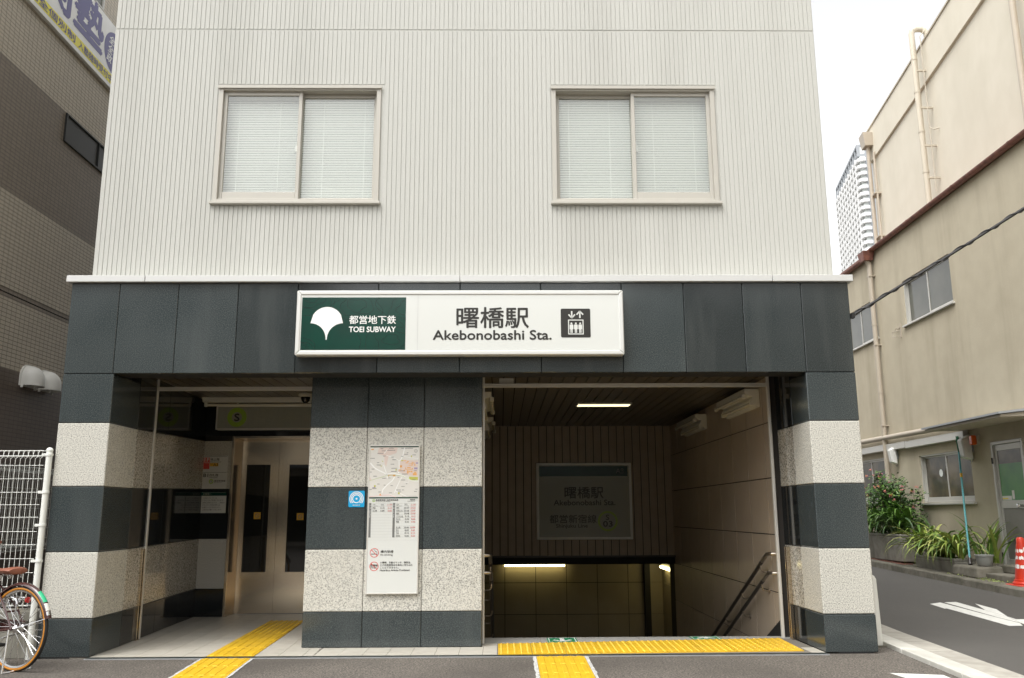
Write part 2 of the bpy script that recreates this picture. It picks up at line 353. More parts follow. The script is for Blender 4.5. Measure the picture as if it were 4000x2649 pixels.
class Face:
    """a flat panel: origin, u (reading direction), v (up), n (out)"""
    def __init__(s, o, u=(1, 0, 0), v=(0, 0, 1), n=(0, -1, 0)): s.o = Vector(o); s.u = Vector(u); s.v = Vector(v); s.n = Vector(n)
    def p(s, a, b, d=0.0): return s.o + s.u * a + s.v * b + s.n * d
    def text(s, mb, body, a0, a1, b0, b1, d=0.002, bold=0.0, rot=0, shear=0.0, keep=False):
        vs, fs, x0, x1, y0, y1 = glyphs(body, 0.0)
        sx = (a1 - a0) / (x1 - x0); sy = (b1 - b0) / (y1 - y0)
        out = []
        for x, y in vs:
            if rot == 0: a = a0 + (x - x0) * sx; b = b0 + (y - y0) * sy
            else: # reading downwards
                a = a1 - (y1 - y) / (y1 - y0) * (a1 - a0); b = b1 - (x - x0) / (x1 - x0) * (b1 - b0)
                a = a0 + (y - y0) / (y1 - y0) * (a1 - a0)
            out.append(s.p(a + shear * (b - b0), b, d))
        hb = bold * sy; off = [(0, 0)] if bold < .004 else [(-hb, 0), (hb, 0), (0, hb), (0, -hb), (0, 0)]
        for i, (da, db) in enumerate(off): mb.add([p + s.u * da + s.v * db + s.n * (.00012 * i) for p in out], fs)
        return mb
    def line(s, mb, body, a0, b0, h, d=0.002, bold=0.0, ref=None, wide=1.0):
        """text at natural proportions: left edge a0, baseline b0, em height h"""
        vs, fs, x0, x1, y0, y1 = glyphs(body, 0.0)
        mb.add([s.p(a0 + (x - x0) * h * wide, b0 + y * h, d) for x, y in vs], fs); return a0 + (x1 - x0) * h * wide
    def rect(s, mb, a0, a1, b0, b1, d=0.001): return mb.face([s.p(a0, b0, d), s.p(a1, b0, d), s.p(a1, b1, d), s.p(a0, b1, d)])
    def poly(s, mb, pts, d=0.001): return mb.face([s.p(a, b, d) for a, b in pts])
    def ring(s, mb, ca, cb, r0, r1, d=0.001, t0=0, t1=360, n=40):
        vs = []; 
        for i in range(n + 1):
            w = R(t0 + (t1 - t0) * i / n)
            vs += [s.p(ca + r0 * math.cos(w), cb + r0 * math.sin(w), d), s.p(ca + r1 * math.cos(w), cb + r1 * math.sin(w), d)]
        return mb.add(vs, [(2 * i, 2 * i + 1, 2 * i + 3, 2 * i + 2) for i in range(n)])
    def disc(s, mb, ca, cb, r, d=0.001, n=32): return s.poly(mb, [(ca + r * math.cos(2 * math.pi * i / n), cb + r * math.sin(2 * math.pi * i / n)) for i in range(n)], d)
    def rrect(s, mb, a0, a1, b0, b1, r, d=0.001, n=5):
        pts = []
        for (ca, cb, t) in ((a1 - r, b1 - r, 0), (a0 + r, b1 - r, 90), (a0 + r, b0 + r, 180), (a1 - r, b0 + r, 270)):
            for i in range(n + 1): w = R(t + 90 * i / n); pts.append((ca + r * math.cos(w), cb + r * math.sin(w)))
        return s.poly(mb, pts, d)
    def path(s, mb, pts, w, d=0.001):
        for (a, b), (c, e) in zip(pts, pts[1:]):
            dx, dy = c - a, e - b; L = math.hypot(dx, dy) or 1; nx, ny = -dy / L * w / 2, dx / L * w / 2
            s.poly(mb, [(a + nx, b + ny), (a - nx, b - ny), (c - nx, e - ny), (c + nx, e + ny)], d)
    def box(s, mb, a0, a1, b0, b1, d0, d1):
        return mb.hexa([s.p(a0, b0, d1), s.p(a1, b0, d1), s.p(a1, b1, d1), s.p(a0, b1, d1)], [s.p(a0, b0, d0), s.p(a1, b0, d0), s.p(a1, b1, d0), s.p(a0, b1, d0)])
def lift_pictogram(F, white, a0, a1, b0, b1, d=0.003, hole=None):
    """arrows over a framed car with three people, drawn in strokes inside the rectangle"""
    w = a1 - a0; h = b1 - b0; A = lambda x: a0 + x * w; B = lambda y: b0 + y * h
    t = 0.035 * w
    for (x, sgn) in ((0.36, -1), (0.66, 1)):   # down arrow, up arrow
        top, bot = 0.93, 0.68
        F.path(white, [(A(x), B(bot)), (A(x), B(top))], t * 1.5, d)
        tip = B(bot) if sgn < 0 else B(top); dy = 0.13 * h * (1 if sgn < 0 else -1)
        F.path(white, [(A(x) - 0.12 * w, tip + dy), (A(x), tip), (A(x) + 0.12 * w, tip + dy)], t * 1.5, d)
    x0, x1, y0, y1 = A(0.22), A(0.79), B(0.08), B(0.62)
    for q in ((x0, x1, y0, y0 + t), (x0, x1, y1 - t, y1), (x0, x0 + t, y0 + t, y1 - t), (x1 - t, x1, y0 + t, y1 - t)): F.rect(white, *q, d)
    for k in range(3):
        cx = x0 + (k + 0.5) * (x1 - x0 - 2.4 * t) / 3 + 1.2 * t; pw = (x1 - x0) * 0.24
        F.disc(white, cx, B(0.48), pw * 0.26, d, 14)
        F.poly(white, [(cx - pw / 2, B(0.41)), (cx - pw / 2, B(0.27)), (cx - pw * .3, B(0.27)), (cx - pw * .3, B(0.135)), (cx - pw * .04, B(0.135)), (cx - pw * .04, B(0.25)),
                       (cx + pw * .04, B(0.25)), (cx + pw * .04, B(0.135)), (cx + pw * .3, B(0.135)), (cx + pw * .3, B(0.27)), (cx + pw / 2, B(0.27)), (cx + pw / 2, B(0.41)), (cx + pw * .4, B(0.44)), (cx - pw * .4, B(0.44))], d)
# ------------------------------------------------------------------ setting: ground, road
g = MB()
xs = [-150, -1.87, 0.02, 7.38, 150]; ys = [-150, 0.03, 9.4, 600]
for i in range(4):
    for j in range(3):
        if i == 2 and j == 1: continue
        g.face([(xs[i], ys[j], -0.012), (xs[i + 1], ys[j], -0.012), (xs[i + 1], ys[j + 1], -0.012), (xs[i], ys[j + 1], -0.012)])
struct(g.build('ground', 'asphalt_coarse', base=(0, 0, 0)))
def alz(y): return 0.025 * max(0.0, y - 1.5)
g = MB(); ay = [-8, 1.5, 3, 5, 7, 9, 12, 16, 24, 40]
for a, b in zip(ay, ay[1:]):
    g.face([(7.80 + 0.078 * a if a < 12 else 8.7, a, alz(a) - 0.006), (11.2, a, alz(a) - 0.006), (11.2, b, alz(b) - 0.006), (7.80 + 0.078 * b if b < 12 else 8.7, b, alz(b) - 0.006)])
struct(g.build('road', 'asphalt_smooth', base=(9, 0, 0)))
# concrete gutter apron and kerb line between forecourt and alley
ap = MB(); kb = MB()
def gline(y): return 7.60 + 0.075 * y
segs = [-7.2 + 0.6 * i for i in range(30)]
for a, b in zip(segs, segs[1:]):
    z0, z1 = alz(a), alz(b); e = 0.004
    ap.hexa([(gline(a) + .235, a + e, z0 + .002), (gline(a) + .48, a + e, z0 + .004), (gline(b) + .48, b - e, z1 + .004), (gline(b) + .235, b - e, z1 + .002)],
            [(gline(a) + .235, a + e, z0 - .04), (gline(a) + .48, a + e, z0 - .04), (gline(b) + .48, b - e, z1 - .04), (gline(b) + .235, b - e, z1 - .04)])
    kb.hexa([(gline(a), a + e, z0 + .030), (gline(a) + .225, a + e, z0 + .012), (gline(b) + .225, b - e, z1 + .012), (gline(b), b - e, z1 + .030)],
            [(gline(a), a + e, z0 - .04), (gline(a) + .225, a + e, z0 - .04), (gline(b) + .225, b - e, z1 - .04), (gline(b), b - e, z1 - .04)])
struct(ap.build('gutter', 'gutter_grey', base=(7.8, 0, 0)))
struct(kb.build('kerb', 'kerb_white', bevel=0.006, base=(7.6, 0, 0)))
rm = MB()   # arrow painted on the alley, worn into two strips
for poly in ([(9.585, 3.524), (9.79, 3.664), (9.764, 2.345), (9.77, 1.873), (9.692, 1.693), (9.544, 1.69), (9.584, 3.089), (9.548, 3.079)],
             [(9.847, 3.674), (10.017, 3.704), (9.964, 2.927), (9.922, 2.385), (9.785, 1.88), (9.779, 2.333)],
             [(10.177, 3.534), (10.143, 2.986), (9.926, 2.385), (9.968, 2.92)],
             [(9.924, 2.38), (9.898, 2.163), (10.007, 2.159), (9.765, 1.759), (9.787, 1.873)]):
    rm.face([(x, y, alz(y) - 0.002) for x, y in poly])
rm.face([(7.07, -0.95, -0.008), (7.44, -1.05, -0.008), (7.40, -1.9, -0.008), (7.20, -1.9, -0.008)])
struct(rm.build('road_marking', 'road_paint', base=(9.7, 2.5, 0)))
# raised ledge along the right-hand building: kerb stones and pavement
kb = MB()
for i in range(26):
    a, b = -6 + i * 0.9, -6 + (i + 1) * 0.9; z0, z1 = alz(a), alz(b); x0, x1 = 11.17 + .012 * (a - 6), 11.17 + .012 * (b - 6)
    kb.hexa([(x0, a + .004, z0 + .10), (x0 + .16, a + .004, z0 + .105), (x1 + .16, b - .004, z1 + .105), (x1, b - .004, z1 + .10)],
            [(x0 - .015, a + .004, z0 - .05), (x0 + .16, a + .004, z0 - .05), (x1 + .16, b - .004, z1 - .05), (x1 - .015, b - .004, z1 - .05)])
struct(kb.build('kerb', 'dark_concrete', bevel=0.014, base=(11.2, 0, 0)))
pv = MB(); ay2 = [-6, 1.5, 6, 10, 16]
for a, b in zip(ay2, ay2[1:]):
    pv.face([(11.30 + .012 * (a - 6), a, alz(a) + .092), (12.5, a, alz(a) + .092), (12.5, b, alz(b) + .092), (11.30 + .012 * (b - 6), b, alz(b) + .092)])
struct(pv.build('pavement', 'dark_concrete', base=(11.8, 0, 0)))
# ------------------------------------------------------------------ station building
LV = [0.0, 0.323, 0.894, 1.4705, 2.048, 2.505]          # stone band levels
B = thing('station_building', 'grey-white ribbed station entrance building with black and white striped stone pillars', 'building', (3.7, 0, 0))
UY = 0.2; RP = 0.0459
WIN = [(1.20, 2.85, 4.262, 5.505), (4.59, 6.262, 4.262, 5.505)]
m = MB()
holes(0.085, 7.345, 3.38, 9.2, WIN, lambda a, b, c, d: m.box(a, b, UY + .006, .42, c, d))
n = int((7.345 - 0.085) / RP)
for i in range(n):
    x = 0.09 + i * RP; cx = x + .016
    zs = [(3.38, 6.135), (6.155, 9.2)]
    for wn_ in WIN:
        if wn_[0] - .03 < cx < wn_[1] + .03:
            zs = [p for q in zs for p in (((q[0], 4.228), (5.535, q[1])) if q[0] < 4.3 and q[1] > 5.6 else (q,))]
    for a, b in zs:
        m.hexa([(x, UY + .002, a), (x + .0375, UY, a), (x + .0375, UY, b), (x, UY + .002, b)], [(x - .003, UY + .013, a), (x + .0385, UY + .013, a), (x + .0385, UY + .013, b), (x - .003, UY + .013, b)])
m.build('upper_wall', 'ribbed_render', B)
m = MB(); m.box(.10, 7.33, .95, 9.3, 3.2, 9.2); m.box(.087, .2, .42, .95, 3.38, 9.2); m.box(7.23, 7.343, .42, .95, 3.38, 9.2); m.box(.2, 7.23, .42, .95, 9.1, 9.2); m.box(.2, 7.23, .42, .95, 3.2, 3.3)
m.build('rear_wall', 'ribbed_render', B)
m = MB(); m.box(.012, .09, .63, 9.3, 0, 3.19); m.box(7.41, 7.44, .5, 9.3, 0, 3.19) if False else None; m.build('bounce_side_wall', 'ribbed_render', B)  # unseen side wall, added pale to bounce light into the gap
m = MB()
for a, b in ((-.035, .70), (.705, 3.677), (3.682, 6.660), (6.665, 7.435)):
    m.hexa([(a, -.045, 3.377), (b, -.045, 3.377), (b, -.045, 3.440), (a, -.045, 3.440)], [(a, .30, 3.377), (b, .30, 3.377), (b, .30, 3.452), (a, .30, 3.452)])
m.build('coping', 'coping_metal', B, bevel=.003)
XJ = [0, .457, 1.012, 1.577, 2.141, 2.906, 3.68, 4.447, 5.218, 5.811, 6.376, 6.94, 7.4]
m = MB()
for a, b in zip(XJ, XJ[1:]): m.box(a + .0025, b - .0025, 0, .04, 2.508, 3.374)
m.build('granite_fascia', 'dark_granite', B, bevel=.004)
m = MB(); m.box(.012, 7.388, .045, .32, 2.512, 3.37); m.build('fascia_backing', 'joint_black', B)
for i, wz in enumerate(WIN):
    x0, x1, z0, z1 = wz; flip = (i == 1)
    wm = MB()   # outer frame
    for q in ((x0, x0 + .045, z0, z1), (x1 - .045, x1, z0, z1), (x0 + .045, x1 - .045, z1 - .045, z1), (x0 + .045, x1 - .045, z0, z0 + .03)): wm.box(q[0], q[1], UY - .012, .36, q[2], q[3])
    wm.box(x0 - .01, x1 + .01, UY - .03, UY - .0125, z1 - .03, z1 + .004)
    wf = wm.build('window', 'window_frame', B, bevel=.003)
    sm = MB(); sm.box(x0 - .02, x1 + .02, UY - .045, UY + .005, z0 - .032, z0 - .002); sm.build('sill', 'window_frame', wf, bevel=.005)
    xm = (x0 + x1) / 2 + (-.0 if not flip else 0)
    for front in (0, 1):   # two sliding sashes; the front one has a deep bottom rail
        left = (front == 1) != flip
        a, b = (x0 + .045, xm + .018) if left else (xm - .018, x1 - .045)
        y = UY + .025 if front else UY + .075
        br = .115 if front else .07
        st = .036
        q = MB()
        for r in ((a, a + st, z0 + .03, z1 - .045), (b - st, b, z0 + .03, z1 - .045), (a + st, b - st, z1 - .085, z1 - .045), (a + st, b - st, z0 + .03, z0 + br)): q.box(r[0], r[1], y, y + .035, r[2], r[3])
        sash = q.build('sash', 'window_frame', wf, bevel=.003)
        q = MB(); q.box(a + st, b - st, y + .014, y + .019, z0 + br, z1 - .085); q.build('pane', 'window_glass', wf)
        if front:
            q = MB(); lx = b - st - .006 if left else a + st + .006
            q.box(lx - .022 if left else lx, lx if left else lx + .022, y + .036, y + .055, z0 + .56, z0 + .62); q.box(lx - .010 if left else lx, lx if left else lx + .010, y + .036, y + .05, z0 + .62, z0 + .655)
            q.build('latch', 'alu_white', wf)
    q = MB(); zz = z0 + .05
    while zz < z1 - .07:
        q.hexa([(x0 + .05, .326, zz + .0185), (x1 - .05, .326, zz + .0185), (x1 - .05, .327, zz + .0195), (x0 + .05, .327, zz + .0195)], [(x0 + .05, .333, zz), (x1 - .05, .333, zz), (x1 - .05, .334, zz + .001), (x0 + .05, .334, zz + .001)]); zz += .0262
    for cx in (.18, .6, 1.05, 1.47): q.box(x0 + cx, x0 + cx + .005, .322, .3235, z0 + .04, z1 - .06)
    q.box(x0 + .05, x1 - .05, .320, .355, z1 - .075, z1 - .046)
    q.build('blind', 'blind_white', wf)
    q = MB(); q.box(x0 + .02, x1 - .02, .415, .42, z0, z1); q.build('room_shade', 'room_dark', wf)  # dark sheet behind the blind, shade of the room put into its colour
# pillars with light stone bands
def pillar(x0, x1, y0, y1, joints, lv, top):
    core = MB(); core.box(x0 + .008, x1 - .008, y0 + .008, y1, .0, top)
    p = core.build('pillar', 'joint_black', B)
    xs = [x0] + joints + [x1]; lz = lv[:5] + [top]
    for k in range(5):
        q = MB()
        for a, b in zip(xs, xs[1:]): q.box(a + (.002 if a > x0 else 0), b - (.002 if b < x1 else 0), y0, y1 - .004, lz[k] + (.0 if k == 0 else .003), lz[k + 1] - .003)
        q.build('light_band' if k in (1, 3) else 'dark_band', 'light_granite' if k in (1, 3) else 'dark_granite', p, bevel=.006)
pillar(0, .469, 0, .62, [], LV, 2.505)
pillar(6.933, 7.4, 0, .48, [], LV, 2.505)
pillar(2.212, 3.884, .455, .60, [2.768, 3.318], [0, .319, .888, 1.467, 2.043, 2.6], 2.60)
# polished side walls of the lift lobby (left) and jamb of the stair opening (right)
def sidewall(name, P0, P1, l0, l1, joints, thick):
    """banded wall from P0 to P1 (x,y); band levels run from l0 to l1; thick = offset in x away from the room"""
    core = MB(); core.hexa([(P0[0] + thick * .1, P0[1], 0), (P0[0] + thick, P0[1], 0), (P0[0] + thick, P0[1], 2.7), (P0[0] + thick * .1, P0[1], 2.7)], [(P1[0] + thick * .1, P1[1], 0), (P1[0] + thick, P1[1], 0), (P1[0] + thick, P1[1], 2.7), (P1[0] + thick * .1, P1[1], 2.7)])
    w = core.build(name, 'joint_black', B)
    ts = [0] + joints + [1]
    for k in range(5):
        q = MB(); lt = k in (1, 3)
        for a, b in zip(ts, ts[1:]):
            a += .0008; b -= .0008
            def pt(t, z, o=0): return (P0[0] + (P1[0] - P0[0]) * t + o, P0[1] + (P1[1] - P0[1]) * t, z)
            za0, za1 = l0[k] + (l1[k] - l0[k]) * a, l0[k] + (l1[k] - l0[k]) * b; zb0, zb1 = l0[k + 1] + (l1[k + 1] - l0[k + 1]) * a, l0[k + 1] + (l1[k + 1] - l0[k + 1]) * b
            e = .003
            q.hexa([pt(a, za0 + e), pt(b, za1 + e), pt(b, zb1 - e), pt(a, zb0 - e)], [pt(a, za0 + e, thick * .2), pt(b, za1 + e, thick * .2), pt(b, zb1 - e, thick * .2), pt(a, zb0 - e, thick * .2)])
        q.build('light_band' if lt else 'dark_band', 'light_granite_polished' if lt else 'dark_granite_polished', w, bevel=.003)
BK = [0, .328, .923, 1.531, 2.127, 2.72]
sidewall('lobby_side_wall', (.467, .622), (.335, 3.02), LV[:5] + [2.66], BK, [.39, .72], -.1)
sidewall('jamb_wall', (6.935, .482), (6.935, .96), LV[:5] + [2.66], LV[:5] + [2.66], [.5], .1)
core = MB(); core.box(.30, 2.26, 3.02, 3.05, 0, .0 + 2.7)
# back wall of the lobby with opening for the lift
bw = MB(); holes(.25, 2.26, 0, 2.72, [(.705, 1.79, 0, 2.165)], lambda a, b, c, d: bw.box(a, b, 3.012, 3.06, c, d)); bwo = bw.build('lobby_back_wall', 'joint_black', B)
for k in range(5):
    q = MB(); z0, z1 = BK[k] + .003, BK[k + 1] - .003
    q.box(.337, .683, 3.0, 3.012, z0, z1) if k < 4 else q.box(.337, 2.255, 3.0, 3.012, 2.19, z1)
    q.build('light_band' if k in (1, 3) else 'dark_band', 'light_granite' if k in (1, 3) else 'dark_granite_polished', bwo)
q = MB(); q.box(2.26, 3.80, .605, 6.32, 0, 2.72); q.box(2.26, 3.80, 1.0, 6.32, -3.4, 0); q.build('core_wall', 'stair_tile', B)
# plank ceiling
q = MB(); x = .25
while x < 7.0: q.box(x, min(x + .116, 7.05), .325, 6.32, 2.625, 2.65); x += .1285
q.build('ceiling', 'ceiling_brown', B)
q = MB(); q.box(.0, 7.4, .33, 9.3, 2.66, 3.2); q.build('ceiling_slab', 'joint_black', B)
# plank wall over the stairs
q = MB(); x = 3.80
while x < 7.0: q.box(x, min(x + .115, 7.0), 6.295, 6.315, .545, 2.624); x += .1283
q.build('plank_wall', 'plank_brown', B)
q = MB(); q.box(3.80, 6.995, 6.322, 6.42, .41, 2.62); q.build('plank_backing', 'joint_black', B)
q = MB(); q.box(3.80, 6.985, 6.275, 6.30, .514, .545); q.build('plank_trim', 'rail_dark', B, bevel=.003)
q = MB(); q.box(2.6, 7.4, 6.425, 9.1, .40, .55); q.build('landing_soffit', 'black_soffit', B)
# tiled stair wall on the right
q = MB(); ycol = [.96, 1.21, 1.87, 2.52, 3.17, 3.84, 4.49, 5.14, 5.79, 6.42]; zrow = [-3.3, -2.46, -1.885, -1.31, -.735, -.16, .415, .99, 1.565, 2.14, 2.622]
for a, b in zip(ycol, ycol[1:]):
    for c, d in zip(zrow, zrow[1:]): q.box(6.87, 6.885, a + .010, b - .010, c + .006, d - .006)
q.build('stair_side_wall', 'stair_tile', B)
q = MB(); q.box(6.887, 6.93, .965, 6.9, -3.4, 2.64); q.box(6.93, 7.4, .965, 6.9, -3.4, 2.65); q.build('stair_wall_backing', 'stair_joint', B)
q = MB()
for s_ in range(1): q.prism([(6.855, .98, .17), (6.855, .98, -.2), (6.855, 6.2, -2.5), (6.855, 6.2, -2.13)], (.013, 0, 0))
q.build('skirting', 'black_soffit', B)
q = MB()
for i in range(15): q.box(3.81, 6.85, 1.04 + i * .36, 1.04 + (i + 1) * .36 + .02, -.16 * (i + 1) - .3, -.16 * (i + 1))
q.box(2.6, 7.4, 6.34, 8.95, -3.0, -2.4)
q.build('stair', 'stone_step', B)
# lower landing walls
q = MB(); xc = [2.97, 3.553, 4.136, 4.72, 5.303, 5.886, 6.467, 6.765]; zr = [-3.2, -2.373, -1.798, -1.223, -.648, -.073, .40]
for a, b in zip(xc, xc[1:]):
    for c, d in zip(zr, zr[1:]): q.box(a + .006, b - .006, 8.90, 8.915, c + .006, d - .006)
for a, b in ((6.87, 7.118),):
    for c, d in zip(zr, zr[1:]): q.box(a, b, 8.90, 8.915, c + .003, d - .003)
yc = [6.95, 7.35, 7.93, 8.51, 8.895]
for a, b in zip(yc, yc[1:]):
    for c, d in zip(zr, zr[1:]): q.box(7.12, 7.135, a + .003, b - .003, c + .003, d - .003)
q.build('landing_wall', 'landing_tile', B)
q = MB(); q.box(2.6, 7.4, 8.918, 9.1, -3.4, .395); q.box(7.137, 7.4, 6.95, 8.915, -3.4, .395); q.box(2.6, 2.7, 6.3, 8.9, -3.4, .395); q.build('landing_backing', 'stair_joint', B)
q = MB(); q.box(6.767, 6.868, 8.78, 8.90, -3.2, .395); q.build('landing_column', 'black_soffit', B)
# ------------------------------------------------------------------ floors
q = MB(); sh = lambda x, y: x - .045 * y
def ftile(x0, x1, y0, y1, e=.0022, shear=True):
    f = sh if shear else (lambda x, y: x)
    q.hexa([(f(x0 + e, y0), y0 + e, 0), (f(x1 - e, y0), y0 + e, 0), (f(x1 - e, y1), y1 - e, 0), (f(x0 + e, y1), y1 - e, 0)],
           [(f(x0 + e, y0), y0 + e, -.02), (f(x1 - e, y0), y0 + e, -.02), (f(x1 - e, y1), y1 - e, -.02), (f(x0 + e, y1), y1 - e, -.02)])
tx = [.469 + .0 + d for d in (0, .17)] + [.639 + .2115 * i for i in range(1, 5)] + [1.905 + .2115 * i for i in range(0, 3)]
tx = [.469, .64, .855, 1.07, 1.28, 1.487, 1.904, 2.115, 2.326, 2.42]
yy = [0.0, .16, .42, .69, .955, 1.22, 1.485, 1.75, 2.015, 2.28, 2.545, 2.81, 3.0, 3.27]
for a, b in zip(yy, yy[1:]):
    for c, d in zip(tx, tx[1:]):
        if c == 1.487 and b < 2.5: continue
        if c >= 2.3 and a > .5: continue
        if a >= 3.0 and not (.8 < c < 1.95): continue
        ftile(c, d, a, b)
x = 2.42
while x < 4.0:
    for a, b in ((0.0, .16), (.16, .453)): ftile(x, min(x + .2115, 4.03), a, b, shear=False)
    x += .2115
for a, b in ((.453, .66),): ftile(3.886, 4.03, a, b, shear=False)
ftile(6.81, 6.93, 0, .302, shear=False)
struct(q.build('floor', 'floor_tile', base=(3.7, 0, 0)))
q = MB(); q.box(.3, 6.933, 0.0, .96, -.03, -.004); q.box(.3, 3.8, .96, 3.3, -.03, -.0045); struct(q.build('floor_bed', 'floor_joint', base=(3.7, 0, 0)))
q = MB(); xs_ = [3.815, 4.449, 5.42, 6.423, 6.932]
for a, b in zip(xs_, xs_[1:]): q.hexa([(a + .002, .66 + (a - 3.9) * .075, .001), (b - .002, .66 + (b - 3.9) * .075, .001), (b - .002, 1.04, .001), (a + .002, 1.04, .001)], [(a + .002, .66 + (a - 3.9) * .075, -.12), (b - .002, .66 + (b - 3.9) * .075, -.12), (b - .002, 1.04, -.12), (a + .002, 1.04, -.12)])
q.build('landing_slab', 'stone_step', B)
q = MB(); xb = [.462, .70, 1.50, 2.30, 3.10, 3.52, 4.12, 4.72, 5.32, 5.92, 6.54, 6.932]
for a, b in zip(xb, xb[1:]): q.box(a + .003, b - .003, -.055, -.003, -.03, 0)
q.build('threshold_strip', 'threshold_metal', B)
q = MB(); q.box(.455, 6.94, -.066, -.0552, -.03, -.004); q.build('threshold_edge', 'pale_metal', B)
# ------------------------------------------------------------------ tactile paving
def tactile(label, quad, rows, cols, kinds, border=0.0, group='yellow tactile paving strips', z=0.001):
    """quad: 4 ground corners (front left, front right, back right, back left); rows from the front; kinds[row] = 'bar' or 'dot'"""
    Q = [Vector((x, y, 0)) for x, y in quad]
    def P(u, v, h): p = Q[0] * (1 - u) * (1 - v) + Q[1] * u * (1 - v) + Q[2] * u * v + Q[3] * (1 - u) * v; return (p.x, p.y, z + h)
    t = MB()
    for r in range(rows):
        for c in range(cols):
            eu, ev = .0025 / max(.1, (Q[1] - Q[0]).length), .0025 / max(.1, (Q[3] - Q[0]).length)
            u0, u1, v0, v1 = c / cols + eu, (c + 1) / cols - eu, r / rows + ev, (r + 1) / rows - ev
            t.hexa([P(u0, v0, .003), P(u1, v0, .003), P(u1, v1, .003), P(u0, v1, .003)], [P(u0, v0, -.01), P(u1, v0, -.01), P(u1, v1, -.01), P(u0, v1, -.01)])
            if kinds[r] == 'bar':
                for k in range(5):
                    uc = u0 + (u1 - u0) * (k + .5) / 5; w = (u1 - u0) * .055; a, b = v0 + (v1 - v0) * .02, v1 - (v1 - v0) * .02
                    t.hexa([P(uc - w * .7, a + .02 * (v1 - v0), .0085), P(uc + w * .7, a + .02 * (v1 - v0), .0085), P(uc + w * .7, b - .02 * (v1 - v0), .0085), P(uc - w * .7, b - .02 * (v1 - v0), .0085)],
                           [P(uc - w, a, .003), P(uc + w, a, .003), P(uc + w, b, .003), P(uc - w, b, .003)])
            else:
                nd = kinds[r][1] if isinstance(kinds[r], tuple) else 5
                for i in range(nd):
                    for j in range(nd):
                        cu, cv = u0 + (u1 - u0) * (i + .5) / nd, v0 + (v1 - v0) * (j + .5) / nd; ru = .0135 / (Q[1] - Q[0]).length; rv = .0135 / (Q[3] - Q[0]).length
                        lo = [P(cu + ru * math.cos(w * .785398), cv + rv * math.sin(w * .785398), .003) for w in range(8)]; hi = [P(cu + .6 * ru * math.cos(w * .785398), cv + .6 * rv * math.sin(w * .785398), .0105) for w in range(8)]
                        t.add(lo + hi, [(w, (w + 1) % 8, 8 + (w + 1) % 8, 8 + w) for w in range(8)] + [list(range(8, 16))])
    if border:
        e = thing('tactile_paving', label, 'tactile paving', (sum(p.x for p in Q) / 4, sum(p.y for p in Q) / 4, 0), 0, group)
        t.build('yellow_blocks', 'tactile_yellow', e)
        u = (Q[1] - Q[0]).normalized() * border
        rnd = random.Random(3)
        for s0, s1, sg in ((Q[0], Q[3], -1), (Q[1], Q[2], 1)):
            b = MB(); k = 24; pin = [s0.lerp(s1, i / k) for i in range(k + 1)]; po = [p + u * sg * (.75 + .5 * rnd.random()) for p in pin]
            for i in range(k): b.face([(pin[i].x, pin[i].y, -.006), (pin[i + 1].x, pin[i + 1].y, -.006), (po[i + 1].x, po[i + 1].y, -.007), (po[i].x, po[i].y, -.007)])
            b.build('mortar_edge', 'tactile_mortar', e)
        return e
    o = t.build('tactile_paving', 'tactile_yellow'); return tag(o, label, 'tactile paving', group)
def lr(a, b, t): return (a[0] + (b[0] - a[0]) * t, a[1] + (b[1] - a[1]) * t)
fa, fb, ba, bb = (1.487, 0.004), (1.904, 0.004), (1.372, 2.545), (1.789, 2.545)
tactile('ribbed yellow strip on the lobby floor leading to the lift doors', [fa, fb, lr(fb, bb, .55), lr(fa, ba, .55)], 3, 1, ['bar'] * 3)
tactile('dotted yellow blocks on the lobby floor just before the lift doors', [lr(fa, ba, .551), lr(fb, bb, .551), bb, ba], 3, 1, [('dot', 7)] * 3)
tactile('yellow dotted strip along the top of the stairs', [(4.036, .005), (6.775, .10), (6.805, .885), (4.034, .63)], 2, 9, ['dot', 'dot'])
tactile('ribbed yellow strip on the asphalt leading to the lift lobby', [(1.62, -2.12), (2.03, -2.12), (1.90, -.07), (1.478, -.07)], 5, 1, ['bar'] * 5, .022, z=-.008)
tactile('ribbed yellow strip on the asphalt in front of the stairs', [(4.352, -2.10), (4.772, -2.10), (4.790, -.07), (4.370, -.07)], 5, 1, ['bar'] * 5, .03, z=-.008)
for lab, x0, x1, y0, y1, up in (('green floor plate with white arrow pointing down out of the station', 4.515, 4.805, .69, 1.00, -1), ('green floor plate with white arrow pointing up towards the stairs', 5.935, 6.225, .84, 1.14, 1)):
    y1 = min(y1, 1.035); t = thing('floor_arrow_plate', lab, 'floor sign', ((x0 + x1) / 2, (y0 + y1) / 2, 0), 0, 'green arrow plates on the top step')
    F = Face((0, 0, .0035), (1, 0, 0), (0, 1, 0), (0, 0, 1))
    q = MB(); q.box(x0, x1, y0, y1, .0005, .0035); q.build('plate', 'arrow_green', t)
    q = MB(); w = .010
    for r in ((x0 + .012, x1 - .012, y0 + .012, y0 + .012 + w), (x0 + .012, x1 - .012, y1 - .012 - w, y1 - .012), (x0 + .012, x0 + .012 + w, y0 + .024, y1 - .024), (x1 - .012 - w, x1 - .012, y0 + .024, y1 - .024)): F.rect(q, *r)
    cx = (x0 + x1) / 2; tip, tail = (y1 - .05, y0 + .04) if up > 0 else (y0 + .05, y1 - .04)
    F.path(q, [(cx, tail), (cx, tip - .01 * up)], .042, .0012); F.path(q, [(cx - .085, tip - .10 * up), (cx, tip), (cx + .085, tip - .10 * up)], .034, .0014)
    q.build('arrow', 'white_paint', t)
